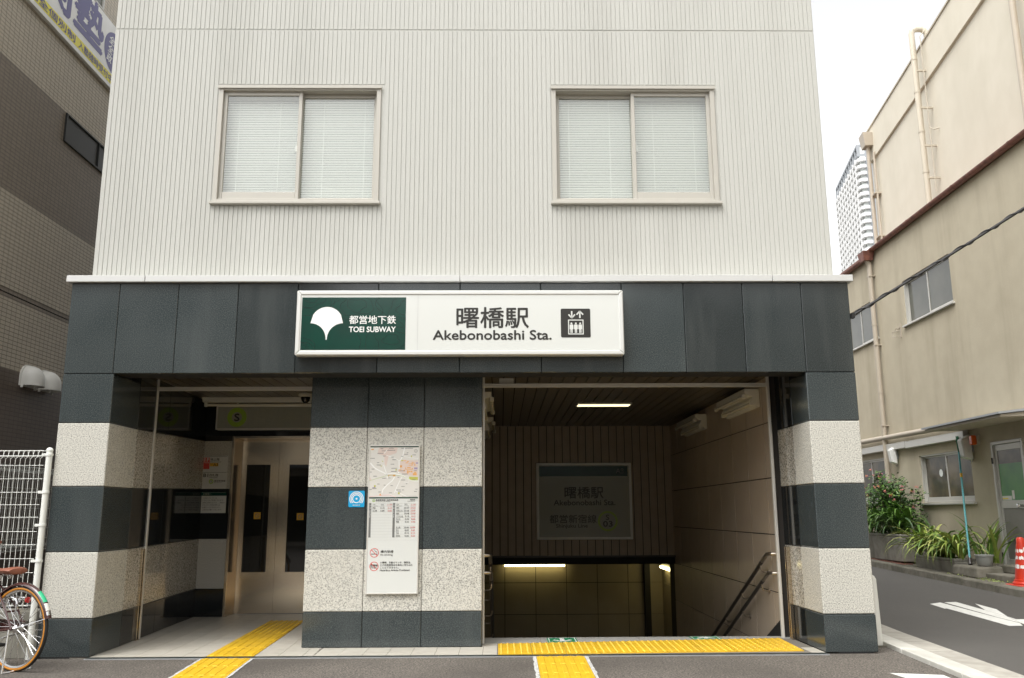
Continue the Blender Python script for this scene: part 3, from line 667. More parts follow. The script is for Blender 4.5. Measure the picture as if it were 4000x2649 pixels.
# ------------------------------------------------------------------ lift
t = thing('elevator', 'stainless steel lift with closed double doors and dark glass panels', 'lift', (1.25, 3.1, 0))
q = MB(); FX0, FX1 = .685, 1.81
for r in ((FX0, FX0 + .028, 0, 2.185), (FX1 - .028, FX1, 0, 2.185), (FX0 + .028, FX1 - .028, 2.158, 2.185)): q.box(r[0], r[1], 2.975, 3.012, r[2], r[3])
q.hexa([(FX0 + .026, 3.0125, 0), (FX0 + .056, 3.26, 0), (FX0 + .056, 3.26, 2.157), (FX0 + .026, 3.0125, 2.157)], [(FX0 + .0, 3.0625, 0), (FX0 + .02, 3.26, 0), (FX0 + .02, 3.26, 2.157), (FX0 + .0, 3.0625, 2.157)])
q.box(FX1 - .03, FX1 - .001, 3.0125, 3.26, 0, 2.157); q.box(FX0 + .03, FX1 - .031, 3.0125, 3.258, 2.1575, 2.184)
q.build('door_frame', 'stainless', t, bevel=.002)
q = MB(); q.box(.6, 1.9, 3.32, 3.36, 0, 2.3); q.box(.5, .62, 3.07, 3.32, 0, 2.3); q.build('shaft', 'joint_black', t)
for k, (a, b, ga, gb, lab) in enumerate(((.742, 1.2135, .803, 1.106, None), (1.2165, 1.778, 1.349, 1.655, None))):
    q = MB(); holes(a, b, .008, 2.156, [(ga, gb, .505, 1.842)], lambda c, d, e, f: q.box(c, d, 3.262, 3.30, e, f))
    dr = q.build('door', 'stainless', t)
    q = MB(); q.box(ga - .004, gb + .004, 3.285, 3.296, .5, 1.847); q.build('glass', 'glass_dark', dr)
    q = MB(); sx = ga + .115; sz = 1.157 - .014 * k; F = Face((0, 3.2845, 0)); F.rect(q, sx, sx + .086, sz, sz + .086, .0005); q.mi = 1
    F.ring(q, sx + .043, sz + .043, .022, .028, .001, n=20); F.path(q, [(sx + .027, sz + .06), (sx + .06, sz + .027)], .006, .0012); q.build('warning_sticker', ['amber', 'ink_grey'], dr)
    if k == 0: q = MB(); q.lathe([(.004, 0), (.004, .001), (0, .001)], (1.10, 3.2615, 2.085), 10, 'y'); q.build('key_hole', 'ink_black', dr)
# ------------------------------------------------------------------ signs
def framed(name, label, cat, x0, x1, z0, z1, y, depth, fr, fmat, pmat, bev=.004, group=None, fd=.0):
    t = thing(name, label, cat, ((x0 + x1) / 2, y, z0), 0, group)
    q = MB(); e = .0
    q.prism([(x0, y, z0), (x1, y, z0), (x1 - fr, y, z0 + fr), (x0 + fr, y, z0 + fr)], (0, depth, 0)); q.prism([(x0, y, z1), (x0 + fr, y, z1 - fr), (x1 - fr, y, z1 - fr), (x1, y, z1)], (0, depth, 0))
    q.prism([(x0, y, z0), (x0 + fr, y, z0 + fr), (x0 + fr, y, z1 - fr), (x0, y, z1)], (0, depth, 0)); q.prism([(x1, y, z0), (x1, y, z1), (x1 - fr, y, z1 - fr), (x1 - fr, y, z0 + fr)], (0, depth, 0))
    q.build('frame', fmat, t, bevel=bev)
    q = MB(); q.box(x0 + fr, x1 - fr, y + .008 + fd, y + depth, z0 + fr, z1 - fr); q.build('panel', pmat, t)
    return t, Face((0, y + .008 + fd, 0))
S1, F = framed('station_sign', 'wide white station name sign with a green panel mounted on the dark stone fascia', 'sign', 2.162, 5.215, 2.655, 3.271, -.115, .113, .042, 'sign_frame', 'sign_white', .008)
q = MB(); F.rect(q, 2.211, 3.181, 2.704, 3.205, .0012); q.mi = 1
rnd = random.Random(11)
def contour(cx, cz, rr, w=.0035, t0=0, t1=360, wob=.12):
    pts = []; ph = rnd.random() * 6; ph2 = rnd.random() * 6
    for i in range(49):
        a = R(t0 + (t1 - t0) * i / 48); rad = rr * (1 + wob * math.sin(3 * a + ph) + wob * .6 * math.sin(5 * a + ph2)); pts.append((cx + rad * math.cos(a) * 1.5, cz + rad * math.sin(a)))
    keep = [(min(max(a, 2.212), 3.180), min(max(b, 2.705), 3.204)) for a, b in pts]
    run = []
    for (p, k) in zip(pts, keep):
        if p == k: run.append(p)
        else:
            if len(run) > 1: F.path(q, run, w, .0018)
            run = []
    if len(run) > 1: F.path(q, run, w, .0018)
for cx, cz, rs in ((2.20, 2.70, (.03, .05, .07, .09, .115)), (2.30, 3.22, (.06, .1, .14, .18)), (3.05, 2.80, (.05, .10, .16, .23)), (2.72, 3.13, (.06, .1, .15)), (3.2, 3.1, (.07, .12, .18))):
    for rr in rs: contour(cx, cz, rr)
q.build('green_panel', ['sign_green', 'sign_contour'], S1)
q = MB(); F.rect(q, 3.2905, 3.2945, 2.697, 3.229, .001); q.build('panel_joint', 'line_grey', S1)
q = MB()   # ginkgo-leaf emblem
pts = []; cx, cz, rr = 2.4475, 2.958, .151
for i in range(33): w = R(180 - 180 * i / 32); pts.append((cx + rr * math.cos(w), cz + .155 * math.sin(w)))
for i in range(1, 13): u_ = i / 12; pts.append((cx + rr * (1 - u_) ** 1.0 * (1 - .25 * math.sin(u_ * math.pi)) - rr * .30 * math.sin(u_ * math.pi) * .55 + .004 * u_, cz - .158 * u_ ** 1.55 - .0 * u_))
tip = []
right = [(cx + rr - (rr - .005) * (1 - (1 - u_) ** 1.9), cz - .158 * u_ ** 1.7) for u_ in [i / 12 for i in range(1, 13)]]
left = [(cx - rr + (rr - .005) * (1 - (1 - u_) ** 1.9), cz - .158 * u_ ** 1.7) for u_ in [i / 12 for i in range(12, 0, -1)]]
arc = [(cx + rr * math.cos(R(180 - 180 * i / 32)), cz + .155 * math.sin(R(180 - 180 * i / 32))) for i in range(33)]
for (a, b) in zip(range(0, 24), range(1, 25)): pass
top = lambda x: cz + .155 * math.sqrt(max(0, 1 - ((x - cx) / rr) ** 2))
prof = [(cx - rr, cz)] + [p for p in reversed(left)] if False else sorted([(cx - rr, cz)] + left + right + [(cx + rr, cz)])
for (a, za), (b, zb) in zip(prof, prof[1:]):
    if b - a > 1e-5: F.poly(q, [(a, za), (b, zb), (b, top(b)), (a, top(a))], .0022)
q.build('emblem', 'white_paint', S1)
q = MB(); F.text(q, '都営地下鉄', 2.656, 3.089, 2.950, 3.030, .0026, .012); F.text(q, 'TOEI SUBWAY', 2.656, 3.088, 2.873, 2.924, .0026, .022); q.build('lettering', 'white_paint', S1)
q = MB(); F.text(q, '曙橋駅', 3.655, 4.328, 2.911, 3.108, .002, .014); F.text(q, 'Akebonobashi Sta.', 3.437, 4.538, 2.799, 2.888, .002, .022); q.build('lettering', 'ink_black', S1)
q = MB(); F.rrect(q, 4.628, 4.905, 2.818, 3.094, .014, .0016); q.mi = 1; lift_pictogram(F, q, 4.640, 4.893, 2.826, 3.088, .0024); q.build('lift_pictogram', ['ink_black', 'sign_white'], S1)
# stair sign on the plank wall
S2, F = framed('station_sign', 'large framed grey station name sign on the brown plank wall over the stairs', 'sign', 4.64, 6.19, .795, 2.018, 6.22, .075, .042, 'blind_white', 'sign_grey', .006)
q = MB(); F.rect(q, 4.69, 6.13, 1.80, 1.965, .001); q.build('green_band', 'sign_green_dark', S2)
q = MB(); F.text(q, 'A3', 5.937, 6.068, 1.845, 1.925, .002, .004); q.build('lettering', 'ink_grey', S2)
q = MB(); F.text(q, '曙橋駅', 5.098, 5.727, 1.447, 1.632, .002, .014); F.text(q, 'Akebonobashi Sta.', 4.92, 5.917, 1.337, 1.425, .002, .02)
F.text(q, '都営新宿線', 4.846, 5.608, 1.055, 1.188, .002, .014); F.text(q, 'Shinjuku Line', 4.952, 5.462, .968, 1.042, .002, .02)
F.text(q, 'S', 5.757, 5.812, 1.105, 1.185, .003, .02); F.text(q, '03', 5.712, 5.862, .998, 1.085, .003, .03); q.build('lettering', 'ink_black', S2)
q = MB(); F.ring(q, 5.787, 1.085, .128, .160, .0022); q.build('line_ring', 'line_green', S2)
# sign over the lift
S3, F = framed('lift_sign', 'dark overhead lift sign with green S ring hanging above the lift doors', 'sign', .505, 2.15, 2.255, 2.556, 2.84, .12, .018, 'aluminium', 'sign_grey', .003)
q = MB(); F.rrect(q, .636, .892, 2.285, 2.530, .045, .001); q.build('ring_panel', 'ink_pale', S3)
q = MB(); F.ring(q, .764, 2.408, .064, .120, .0016); q.build('line_ring', 'line_green', S3)
q = MB(); F.text(q, 'S', .734, .794, 2.362, 2.452, .0016, .03); q.build('lettering', 'ink_black', S3)
q = MB(); lift_pictogram(F, q, .935, 1.165, 2.290, 2.528, .0016)
for r in ((.925, 1.172, 2.283, 2.2845), (.925, 1.172, 2.524, 2.5255), (.925, .9265, 2.2845, 2.524), (1.1705, 1.172, 2.2845, 2.524)): F.rect(q, *r, .0012)
q.build('lift_pictogram', 'ink_pale', S3)
q = MB(); F.line(q, '改札階ゆき', 1.187, 2.448, .094, .0016, .0); F.line(q, 'エレベーター', 1.187, 2.352, .094, .0016, .0); F.line(q, 'Elevator to Concourse', 1.187, 2.300, .048, .0016, .004, wide=1.15); q.build('lettering', 'ink_pale', S3)
q = MB(); 
for x in (.75, 1.9): q.cyl((x, 2.9, 2.556), (x, 2.9, 2.625), .012)
q.build('hanger', 'aluminium', S3)
# floor guide and notice left of the lift
t = thing('floor_guide_sign', 'white floor guide sign with red 1F tab beside the lift', 'sign', (.485, 3.0, 1.53))
q = MB(); q.box(.332, .640, 2.985, 2.9995, 1.531, 1.940); q.build('panel', 'sign_white', t, bevel=.002); F = Face((0, 2.985, 0))
q = MB(); F.rect(q, .339, .415, 1.775, 1.918, .001); q.build('red_tab', 'ink_red', t)
q = MB(); F.rect(q, .419, .525, 1.808, 1.850, .001); q.build('exit_tab', 'amber', t)
q = MB(); F.text(q, '1F', .350, .408, 1.868, 1.912, .002, .02); F.text(q, '現在地', .348, .405, 1.845, 1.862, .002); q.build('lettering', 'sign_white', t)
q = MB(); F.rect(q, .340, .632, 1.926, 1.930, .001); F.rect(q, .340, .632, 1.731, 1.735, .001)
F.text(q, '地上階', .423, .535, 1.877, 1.912, .002, .012); F.text(q, 'Ground Level', .421, .556, 1.857, 1.872, .002, .01); F.text(q, '出口', .423, .455, 1.832, 1.847, .002); F.text(q, 'A3', .463, .521, 1.811, 1.847, .002, .02)
F.text(q, 'B1', .348, .407, 1.677, 1.718, .002, .02); F.text(q, '改札階', .420, .532, 1.682, 1.716, .002, .012); F.text(q, 'Concourse', .418, .523, 1.663, 1.678, .002, .01)
F.text(q, '都営新宿線', .487, .625, 1.616, 1.640, .002, .015); F.text(q, 'Shinjuku Line', .487, .580, 1.601, 1.612, .002, .008); F.text(q, 'S', .440, .456, 1.609, 1.633, .002, .02); q.build('lettering', 'ink_black', t)
q = MB(); F.ring(q, .448, 1.621, .018, .029, .0015, n=24); q.build('line_ring', 'line_green', t)
t = thing('notice_sign', 'small notice with dark green heading beside the lift under the floor guide', 'sign', (.485, 3.0, 1.23))
q = MB(); q.box(.335, .646, 2.987, 2.9995, 1.447, 1.492); q.build('heading', 'sign_green_dark', t); q = MB(); q.box(.340, .646, 2.987, 2.9995, 1.235, 1.445); q.build('panel', 'sign_white', t); F = Face((0, 2.987, 0))
q = MB(); F.rect(q, .340, .640, 1.484, 1.486, .001); F.text(q, 'お客様へ', .358, .462, 1.455, 1.479, .001); q.build('lettering', 'ink_pale', t)
q = MB()
for i, s_ in enumerate(('このエレベーターは、', 'どなたでもご利用になれます。', '身体に障害のある方、ご高齢の', '方などがご利用の際には、', 'お譲りいただきますよう、', 'ご協力をお願いいたします。')): F.line(q, s_, .357, 1.410 - i * .0285, .0215, .001, .012, wide=.92)
q.build('lettering', 'ink_black', t)
# information board on the central pillar
bx0, bx1, bz0, bz1 = 2.793, 3.285, .479, 1.869
t, F = framed('information_board', 'tall narrow information board with map and train times on the central striped pillar', 'notice board', bx0, bx1, bz0, bz1, .425, .03, .012, 'aluminium', 'sign_white', .002, fd=-.005)
a0, a1 = bx0 + .013, bx1 - .013
q = MB(); F.rect(q, a0, a1, 1.846, 1.856, .001); F.rect(q, a0, a1, 1.360, 1.372, .001); q.build('green_rule', 'sign_green', t)
q = MB(); F.rect(q, a0, a1, 1.372, 1.846, .0008); mz0, mz1 = 1.372, 1.846
U = lambda x: a0 + (x - 170) / (1455 - 170) * (a1 - a0); V = lambda y: mz1 - (y - 105) / (1440 - 105) * (mz1 - mz0)
def mp(pts): return [(U(x), V(y)) for x, y in pts]
mi = ['map_paper', 'map_road', 'map_pink', 'map_orange', 'map_olive', 'map_purple', 'ink_red', 'ink_grey', 'line_green']
q.mi = 2
for p in ([(400, 110), (900, 110), (860, 260), (660, 330), (600, 620), (560, 560), (540, 330), (360, 280)], [(980, 440), (1440, 460), (1440, 900), (1190, 860), (930, 760), (970, 580)], [(160, 880), (230, 990), (165, 1000)]): F.poly(q, mp(p), .0011)
q.mi = 1
for p, w in (([(175, 520), (250, 610), (310, 670), (440, 740), (530, 780), (600, 830)], 32), ([(600, 830), (780, 800), (1020, 860), (1180, 950), (1300, 1000), (1450, 1015)], 26), ([(1080, 110), (1040, 300), (990, 430), (935, 480), (945, 640), (930, 800)], 24), ([(530, 580), (580, 720), (620, 830), (640, 930)], 20),
             ([(830, 900), (770, 1000), (640, 1110), (530, 1230), (505, 1330)], 28), ([(1030, 890), (960, 1020), (880, 1200), (830, 1330)], 18), ([(620, 160), (540, 270)], 16), ([(600, 320), (780, 380), (900, 440), (935, 480)], 14), ([(160, 1420), (500, 1395), (700, 1370), (860, 1435)], 22), ([(1000, 340), (1200, 380), (1450, 410)], 10), ([(860, 1270), (1040, 1370), (1180, 1430)], 16), ([(1080, 1040), (1190, 1060), (1220, 990)], 8)): F.path(q, mp(p), w * (a1 - a0) / 1285, .0013)
q.mi = 3
for x0, y0, x1, y1 in ((190, 145, 260, 175), (960, 590, 1020, 650), (1060, 460, 1130, 475), (1110, 515, 1180, 535), (1195, 545, 1290, 560), (1190, 590, 1280, 602), (1275, 500, 1298, 600), (1150, 475, 1195, 498), (1315, 515, 1345, 545), (1345, 550, 1372, 605), (1105, 640, 1120, 690), (1105, 685, 1305, 705), (1290, 665, 1308, 705), (1155, 640, 1250, 668), (1155, 725, 1195, 810), (1205, 735, 1245, 775), (1258, 738, 1296, 782), (1340, 765, 1400, 795), (1310, 800, 1410, 860), (935, 705, 1010, 722), (930, 705, 948, 760), (1060, 710, 1095, 750), (440, 1350, 480, 1390), (655, 845, 800, 858), (780, 840, 850, 885), (655, 845, 668, 900)): F.rect(q, U(x0), U(x1), V(y1), V(y0), .0015)
q.mi = 4
for p in ([(1215, 895), (1445, 905), (1445, 985), (1280, 985), (1210, 950)], [(995, 450), (1050, 450), (1050, 480), (995, 480)], [(1250, 325), (1280, 325), (1275, 375), (1250, 375)], [(290, 1120), (335, 1120), (330, 1175), (290, 1175)], [(930, 1310), (975, 1320), (970, 1365), (925, 1360)], [(850, 690), (885, 690), (880, 730), (845, 730)], [(470, 460), (520, 480), (505, 500)], [(455, 590), (478, 595), (475, 632), (458, 630)]): F.poly(q, mp(p), .0015)
q.mi = 5
for x0, y0, x1, y1 in ((1385, 515, 1445, 548), (1340, 650, 1432, 700), (245, 1175, 330, 1195)): F.rect(q, U(x0), U(x1), V(y1), V(y0), .0015)
q.mi = 8; F.path(q, mp([(165, 1000), (600, 870), (830, 850), (1030, 875), (1200, 955), (1290, 990), (1440, 1012)]), .0022, .0017)
q.mi = 6; F.path(q, mp([(150, 1425), (480, 1395), (690, 1375), (870, 1440)]), .0022, .0017)
q.mi = 7
rnd = random.Random(5)
for x, y, w in ((440, 140, 70), (670, 130, 130), (990, 130, 70), (1095, 130, 210), (615, 185, 220), (470, 200, 110), (360, 265, 160), (510, 340, 70), (175, 400, 120), (730, 370, 70), (760, 440, 100), (995, 350, 50), (1068, 295, 108), (1140, 250, 45), (1290, 312, 90), (345, 580, 115), (355, 515, 65), (720, 560, 90), (740, 670, 140), (215, 690, 75), (170, 770, 50), (265, 880, 90), (500, 935, 110), (660, 930, 60), (905, 910, 45), (990, 985, 120), (1335, 738, 90), (375, 1090, 65), (545, 1120, 45), (725, 1135, 62), (1010, 1158, 92), (1130, 1085, 42), (170, 1230, 60), (250, 1212, 110), (410, 1300, 70), (690, 1325, 75), (880, 1250, 120), (1030, 1250, 60), (1380, 1230, 60), (1350, 1290, 70), (920, 1300, 90), (975, 740, 130), (1305, 972, 80), (1020, 825, 150), (730, 755, 150), (1030, 1418, 400)):
    h = 9 if w != 400 else 4
    xx = x
    while xx < x + w - 4:
        ww = min(rnd.uniform(6, 14), x + w - xx); F.rect(q, U(xx), U(xx + ww), V(y + h), V(y - h), .0018); xx += ww + 4
F.ring(q, U(1378), V(205), .0135, .0158, .0018, n=24); F.path(q, [(U(1378), V(150)), (U(1378), V(240))], .0012, .0018); F.path(q, [(U(1345), V(205)), (U(1412), V(205))], .0012, .0018)
q.build('map', mi, t)
# timetable
q = MB(); T0, T1 = 145, 1565
TX = lambda x: a0 + (x - 175) / (1865 - 175) * (a1 - a0); TZ = lambda y: 1.360 - (y - 140) / (1565 - 140) * (1.360 - .972)
q.mi = 1
for x0, x1 in ((195, 268), (1013, 1090)): F.rect(q, TX(x0) - .003, TX(x1) - .003, TZ(1475), TZ(298), .0009)
q.mi = 0
for k in range(13):
    y = 315 + k * 95.5
    for x0, x1 in ((272, 985), (1092, 1800)):
        if x0 > 1000 and k == 7: continue
        F.rect(q, TX(x0) - .003, TX(x1) - .003, TZ(y + 3), TZ(y - 3), .0009)
F.rect(q, a0, a1, .9715, .9727, .0009)
q.mi = 2
F.text(q, '都営新宿線', TX(405), TX(742), TZ(222), TZ(165), .0012, .015); F.text(q, '始終発時刻表', TX(780), TX(1188), TZ(222), TZ(165), .0012, .015); F.text(q, '曙橋駅', TX(1595), TX(1772), TZ(213), TZ(165), .0012, .012); F.text(q, 'Shinjuku Line Train Schedule', TX(405), TX(915), TZ(265), TZ(235), .0012, .006)
F.text(q, 'Akebonobashi Sta.', TX(1505), TX(1770), TZ(250), TZ(226), .0012); F.text(q, 'S', TX(326), TX(346), TZ(228), TZ(194), .0012, .01)
for x in (305, 1125): F.text(q, '行先', TX(x), TX(x + 92), TZ(375), TZ(330), .0012); F.text(q, 'Destination', TX(x), TX(x + 190), TZ(408), TZ(383), .0012)
for x in (580, 1400): F.text(q, '平日', TX(x), TX(x + 98), TZ(372), TZ(330), .0012); F.text(q, 'Weekday', TX(x), TX(x + 150), TZ(410), TZ(384), .0012)
rowsL = (('新宿', '5:10', '5:10'), ('本八幡', '5:05', '5:05')); rowsR = (('橋本', '23:47', '23:34'), ('多摩センター', '23:58', '23:47'), ('調布', '23:58', '23:58'), ('つつじヶ丘', '0:12', '0:12'), ('桜上水', '0:36', '0:36'), ('新宿', '0:36', '0:36'), None, ('本八幡', '23:50', '23:50'), ('瑞江', '0:02', '0:02'), ('大島', '0:14', '0:14'), ('岩本町', '0:26', '0:26'))
reds = []
for rows, xn, xr, xs2 in ((rowsL, 305, 712, 965), (rowsR, 1125, 1565, 1783)):
    for k, r in enumerate(rows):
        if not r: continue
        y = 493 + k * 95.5; w = len(r[0]) * 48 if len(r[0]) < 5 else 228
        F.text(q, r[0], TX(xn), TX(xn + w), TZ(y - 12), TZ(y - 52), .0012, .006); F.rect(q, TX(xn), TX(xn + w * 1.1), TZ(y + 12), TZ(y + 4), .0010)
        wt = 34 * len(r[1]); F.text(q, r[1], TX(xr - wt), TX(xr), TZ(y), TZ(y - 50), .0012, .008); reds.append((r[2], xs2 - wt, xs2, y))
q.mi = 3
for s_, x0, x1, y in reds: F.text(q, s_, TX(x0), TX(x1), TZ(y), TZ(y - 50), .0012, .008)
for x in (805, 1630): F.text(q, '土・休日', TX(x), TX(x + 165), TZ(372), TZ(330), .0012, .006); F.text(q, 'Sat. & Hol.', TX(x), TX(x + 165), TZ(408), TZ(384), .0012)
q.mi = 4; F.ring(q, TX(336), TZ(211), .0085, .0135, .0011, n=24)
q.mi = 5
for x, s_, e_ in ((195, '始発', 'First Train'), (1013, '終発', 'Last Train')):
    for i, ch in enumerate(s_): F.text(q, ch, TX(x + 14) - .003, TX(x + 60) - .003, TZ(410 + i * 95), TZ(350 + i * 95), .0012)
    F.text(q, e_, TX(x + 16) - .003, TX(x + 50) - .003, TZ(800), TZ(555), .0012, .004, rot=1)
q.build('timetable', ['line_grey', 'ink_grey', 'ink_black', 'ink_red', 'line_green', 'sign_white'], t)
NX = lambda x: a0 + (x - 95) / (582 - 95) * (a1 - a0); NZ = lambda y: .972 - (y - 1037) / (1558 - 1037) * (.972 - .491)
q = MB()
for cy, w in ((1163, 0), (1297, 1)):
    q.mi = 0; F.ring(q, NX(161), NZ(cy), .037, .0425, .001, n=40); F.path(q, [(NX(161) - .027, NZ(cy) + .027), (NX(161) + .027, NZ(cy) - .027)], .0058, .0016)
    q.mi = 1
    if w == 0:
        F.rect(q, NX(130), NX(178), NZ(cy + 16), NZ(cy + 9), .001); F.rect(q, NX(180), NX(192), NZ(cy + 16), NZ(cy + 9), .001); F.path(q, [(NX(185), NZ(cy + 4)), (NX(188), NZ(cy - 10)), (NX(170), NZ(cy - 14)), (NX(166), NZ(cy - 28)), (NX(152), NZ(cy - 32))], .003, .001)
    else: F.text(q, '危険物', NX(126), NX(196), NZ(cy + 2), NZ(cy - 20), .0012, .02); F.text(q, 'Danger', NX(130), NX(190), NZ(cy + 22), NZ(cy + 6), .0012, .005)
q.mi = 1
F.text(q, '構内禁煙', NX(223), NX(348), NZ(1166), NZ(1138), .001, .008); F.text(q, 'No Smoking.', NX(223), NX(345), NZ(1196), NZ(1174), .001, .012)
for i, s_ in enumerate(('火薬類、多量のマッチ、揮発油、', 'その他危険物品を車内に持ち込む', 'ことはできません。')): F.text(q, s_, NX(221), NX(540 if i == 1 else (524 if i == 0 else 405)), NZ(1270 + i * 25), NZ(1250 + i * 25), .001, .008)
F.text(q, 'Hazardous Articles Prohibited.', NX(221), NX(515), NZ(1345), NZ(1326), .001, .012)
q.build('notice', ['ink_red', 'ink_black'], t)
# blue round mark sign
t = thing('blue_mark_sign', 'small square sky blue sign with white rings on the central pillar', 'sign', (2.683, .44, 1.28))
q = MB(); F = Face((0, .449, 0)); q.prism([(2.606, .449, 1.288), (2.614, .449, 1.28), (2.751, .449, 1.28), (2.759, .449, 1.288), (2.759, .449, 1.426), (2.751, .449, 1.434), (2.614, .449, 1.434), (2.606, .449, 1.426)], (0, .005, 0)); q.build('panel', 'sky_blue', t)
q = MB(); cx, cz = 2.6825, 1.359
F.ring(q, cx, cz, .033, .041, .001); F.ring(q, cx, cz, .047, .0545, .001, -52, 232); F.ring(q, cx, cz, .0605, .068, .001, -40, 220)
F.poly(q, [(cx + (.0125 if i % 2 == 0 else .0065) * math.sin(i * math.pi / 6), cz + (.0125 if i % 2 == 0 else .0065) * math.cos(i * math.pi / 6)) for i in range(12)], .001)
F.text(q, '東京都交通', cx - .035, cx + .035, 1.293, 1.304, .001, .02); q.build('rings', 'white_paint', t)
# ------------------------------------------------------------------ lamps, camera, rails, shutter guides
def batten(label, loc, rz, prof_pts, length):
    """wall batten with two bare tubes on angled wings; runs along local y, wall at local x = 0, body towards -x"""
    t = thing('wall_lamp', label, 'lamp', loc, rz, 'twin-tube wall lamps in the stair hall')
    q = MB(); P = [(0, 0), (0, -.20), (-.035, -.20), (-.10, -.125), (-.075, -.085), (-.16, -.055), (-.16, 0)]
    q.prism([(x, 0, z) for x, z in P], (0, length, 0)); q.build('body', 'lamp_white', t, local=True, bevel=.004)
    for cx, cz in ((-.165, -.082), (-.085, -.16)):
        q = MB(); q.cyl((cx, .03, cz), (cx, length - .03, cz), .019, n=12); q.build('tube', 'tube_off', t, local=True, smooth=True)
        q = MB(); q.box(cx - .024, cx + .024, .0, .028, cz - .024, cz + .024); q.box(cx - .024, cx + .024, length - .028, length, cz - .024, cz + .024); q.build('socket', 'lamp_white', t, local=True, bevel=.006)
    return t
L0 = batten('twin-tube wall lamp high on the right stair wall, nearest the opening', (6.868, 1.28, 2.53), 0, None, 1.25)
dup(L0, (6.868, 3.72, 2.53), 0, 'twin-tube wall lamp high on the right stair wall, farther inside')
dup(L0, (3.802, 2.50, 2.50), math.pi, 'twin-tube wall lamp seen end-on high on the left stair wall, nearer one')
dup(L0, (3.802, 5.00, 2.50), math.pi, 'twin-tube wall lamp seen end-on high on the left stair wall, farther one')
t = thing('ceiling_batten_lamp', 'unlit white batten lamp with bare tube on the ceiling before the lift', 'lamp', (1.2, 2.6, 2.5))
q = MB(); q.hexa([(.425, 2.56, 2.563), (2.0, 2.56, 2.563), (2.0, 2.555, 2.624), (.412, 2.555, 2.624)], [(.425, 2.66, 2.563), (2.0, 2.66, 2.563), (2.0, 2.665, 2.624), (.412, 2.665, 2.624)]); q.build('body', 'lamp_white', t, bevel=.004)
q = MB(); q.cyl((.47, 2.6, 2.532), (1.97, 2.6, 2.532), .016, n=12); q.build('tube', 'tube_off', t, smooth=True)
q = MB(); q.box(.436, .466, 2.58, 2.62, 2.512, 2.562); q.box(1.972, 1.999, 2.58, 2.62, 2.512, 2.562); q.build('socket', 'lamp_white', t, bevel=.004)
t = thing('recessed_ceiling_lamp', 'lit flat lamp recessed in the dark plank ceiling over the stairs', 'lamp', (5.43, 3.4, 2.61))
q = MB(); q.box(5.085, 5.775, 3.30, 3.54, 2.617, 2.623); q.build('diffuser', 'lamp_glow', t)
q = MB()
for r in ((5.07, 5.79, 3.285, 3.299), (5.07, 5.79, 3.541, 3.555), (5.07, 5.084, 3.299, 3.541), (5.776, 5.79, 3.299, 3.541)): q.box(*r, 2.612, 2.6235)
q.build('trim', 'lamp_white', t)
t = thing('landing_tube_lamp', 'lit yellowish tube lamp across the top of the lower landing wall', 'lamp', (4.7, 8.75, .2))
q = MB(); q.cyl((4.13, 8.78, .252), (5.265, 8.78, .252), .020, n=12); q.build('tube', 'lamp_glow_deep', t, smooth=True); q = MB(); q.box(4.08, 5.31, 8.80, 8.899, .262, .33); q.build('body', 'lamp_white', t)
t = thing('landing_tube_lamp', 'lit yellowish tube lamp seen obliquely on the right wall of the lower landing', 'lamp', (7.05, 8.2, .15))
q = MB(); q.cyl((7.045, 8.60, .225), (7.045, 7.45, .225), .026, n=12); q.build('tube', 'lamp_glow_deep', t, smooth=True); q = MB(); q.box(7.06, 7.119, 7.40, 8.65, .235, .30); q.build('body', 'lamp_white', t)
t = thing('dome_camera', 'white ceiling dome camera with black bubble by the lift lobby', 'camera', (1.735, 2.3, 2.55))
q = MB(); q.lathe([(0, .075), (.085, .075), (.085, .05), (.06, .038), (0, .038)], (1.735, 2.3, 2.549), 24); q.build('base', 'lamp_white', t, smooth=True)
q = MB(); q.lathe([(.055, .038), (.056, .02), (.045, -.012), (.024, -.03), (0, -.036)], (1.735, 2.3, 2.549), 24); q.build('bubble', 'dome_black', t, smooth=True)
def handrail(label, x, wallx, z0, loc_y):
    t = thing('handrail', label, 'handrail', (x, loc_y, z0), 0, 'stair handrails')
    sl = .44; y0 = 1.1; s_ = 1 if wallx > x else -1
    q = MB(); q.tube([(wallx, y0 - .12, z0), (x + s_ * .05, y0 - .12, z0), (x + s_ * .018, y0 - .11, z0), (x, y0 - .075, z0), (x, y0, z0 - .006), (x, y0 + .06, z0 - .033), (x, y0 + .18, z0 - .086)], .019, 12)
    q.build('end_bend', 'rail_steel', t, smooth=True)
    q = MB(); q.tube([(x, y0 + .18, z0 - .086), (x, 6.2, z0 - .086 - sl * 5.02)], .021, 12); q.build('rail', 'rail_dark', t, smooth=True)
    for k in range(6):
        y = y0 + .24 + k * .78; z = z0 - .086 - sl * (y - y0 - .18)
        q = MB(); q.tube([(x, y, z - .018), (x, y, z - .055), (x + s_ * .012, y, z - .075), (x + s_ * .03, y, z - .085), (wallx, y, z - .085)], .008, 8); q.lathe([(.0, 0), (.028, 0), (.028, -s_ * .008), (0, -s_ * .008)], (wallx, y, z - .085), 14, 'x'); q.build('bracket', 'rail_steel', t, smooth=True)
    return t
handrail('upper dark handrail with steel brackets on the right stair wall', 6.79, 6.869, .80, 1)
handrail('lower dark handrail with steel brackets on the right stair wall', 6.79, 6.869, .61, 1)
handrail('upper handrail seen end-on on the left stair wall beside the central pillar', 3.955, 3.802, .80, 1)
handrail('lower handrail seen end-on on the left stair wall beside the central pillar', 3.965, 3.802, .63, 1)
t = thing('shutter_frame', 'slim metal shutter post and ceiling rail of the lift lobby on the left', 'shutter frame', (.45, 1.12, 0), 0, 'metal shutter frames')
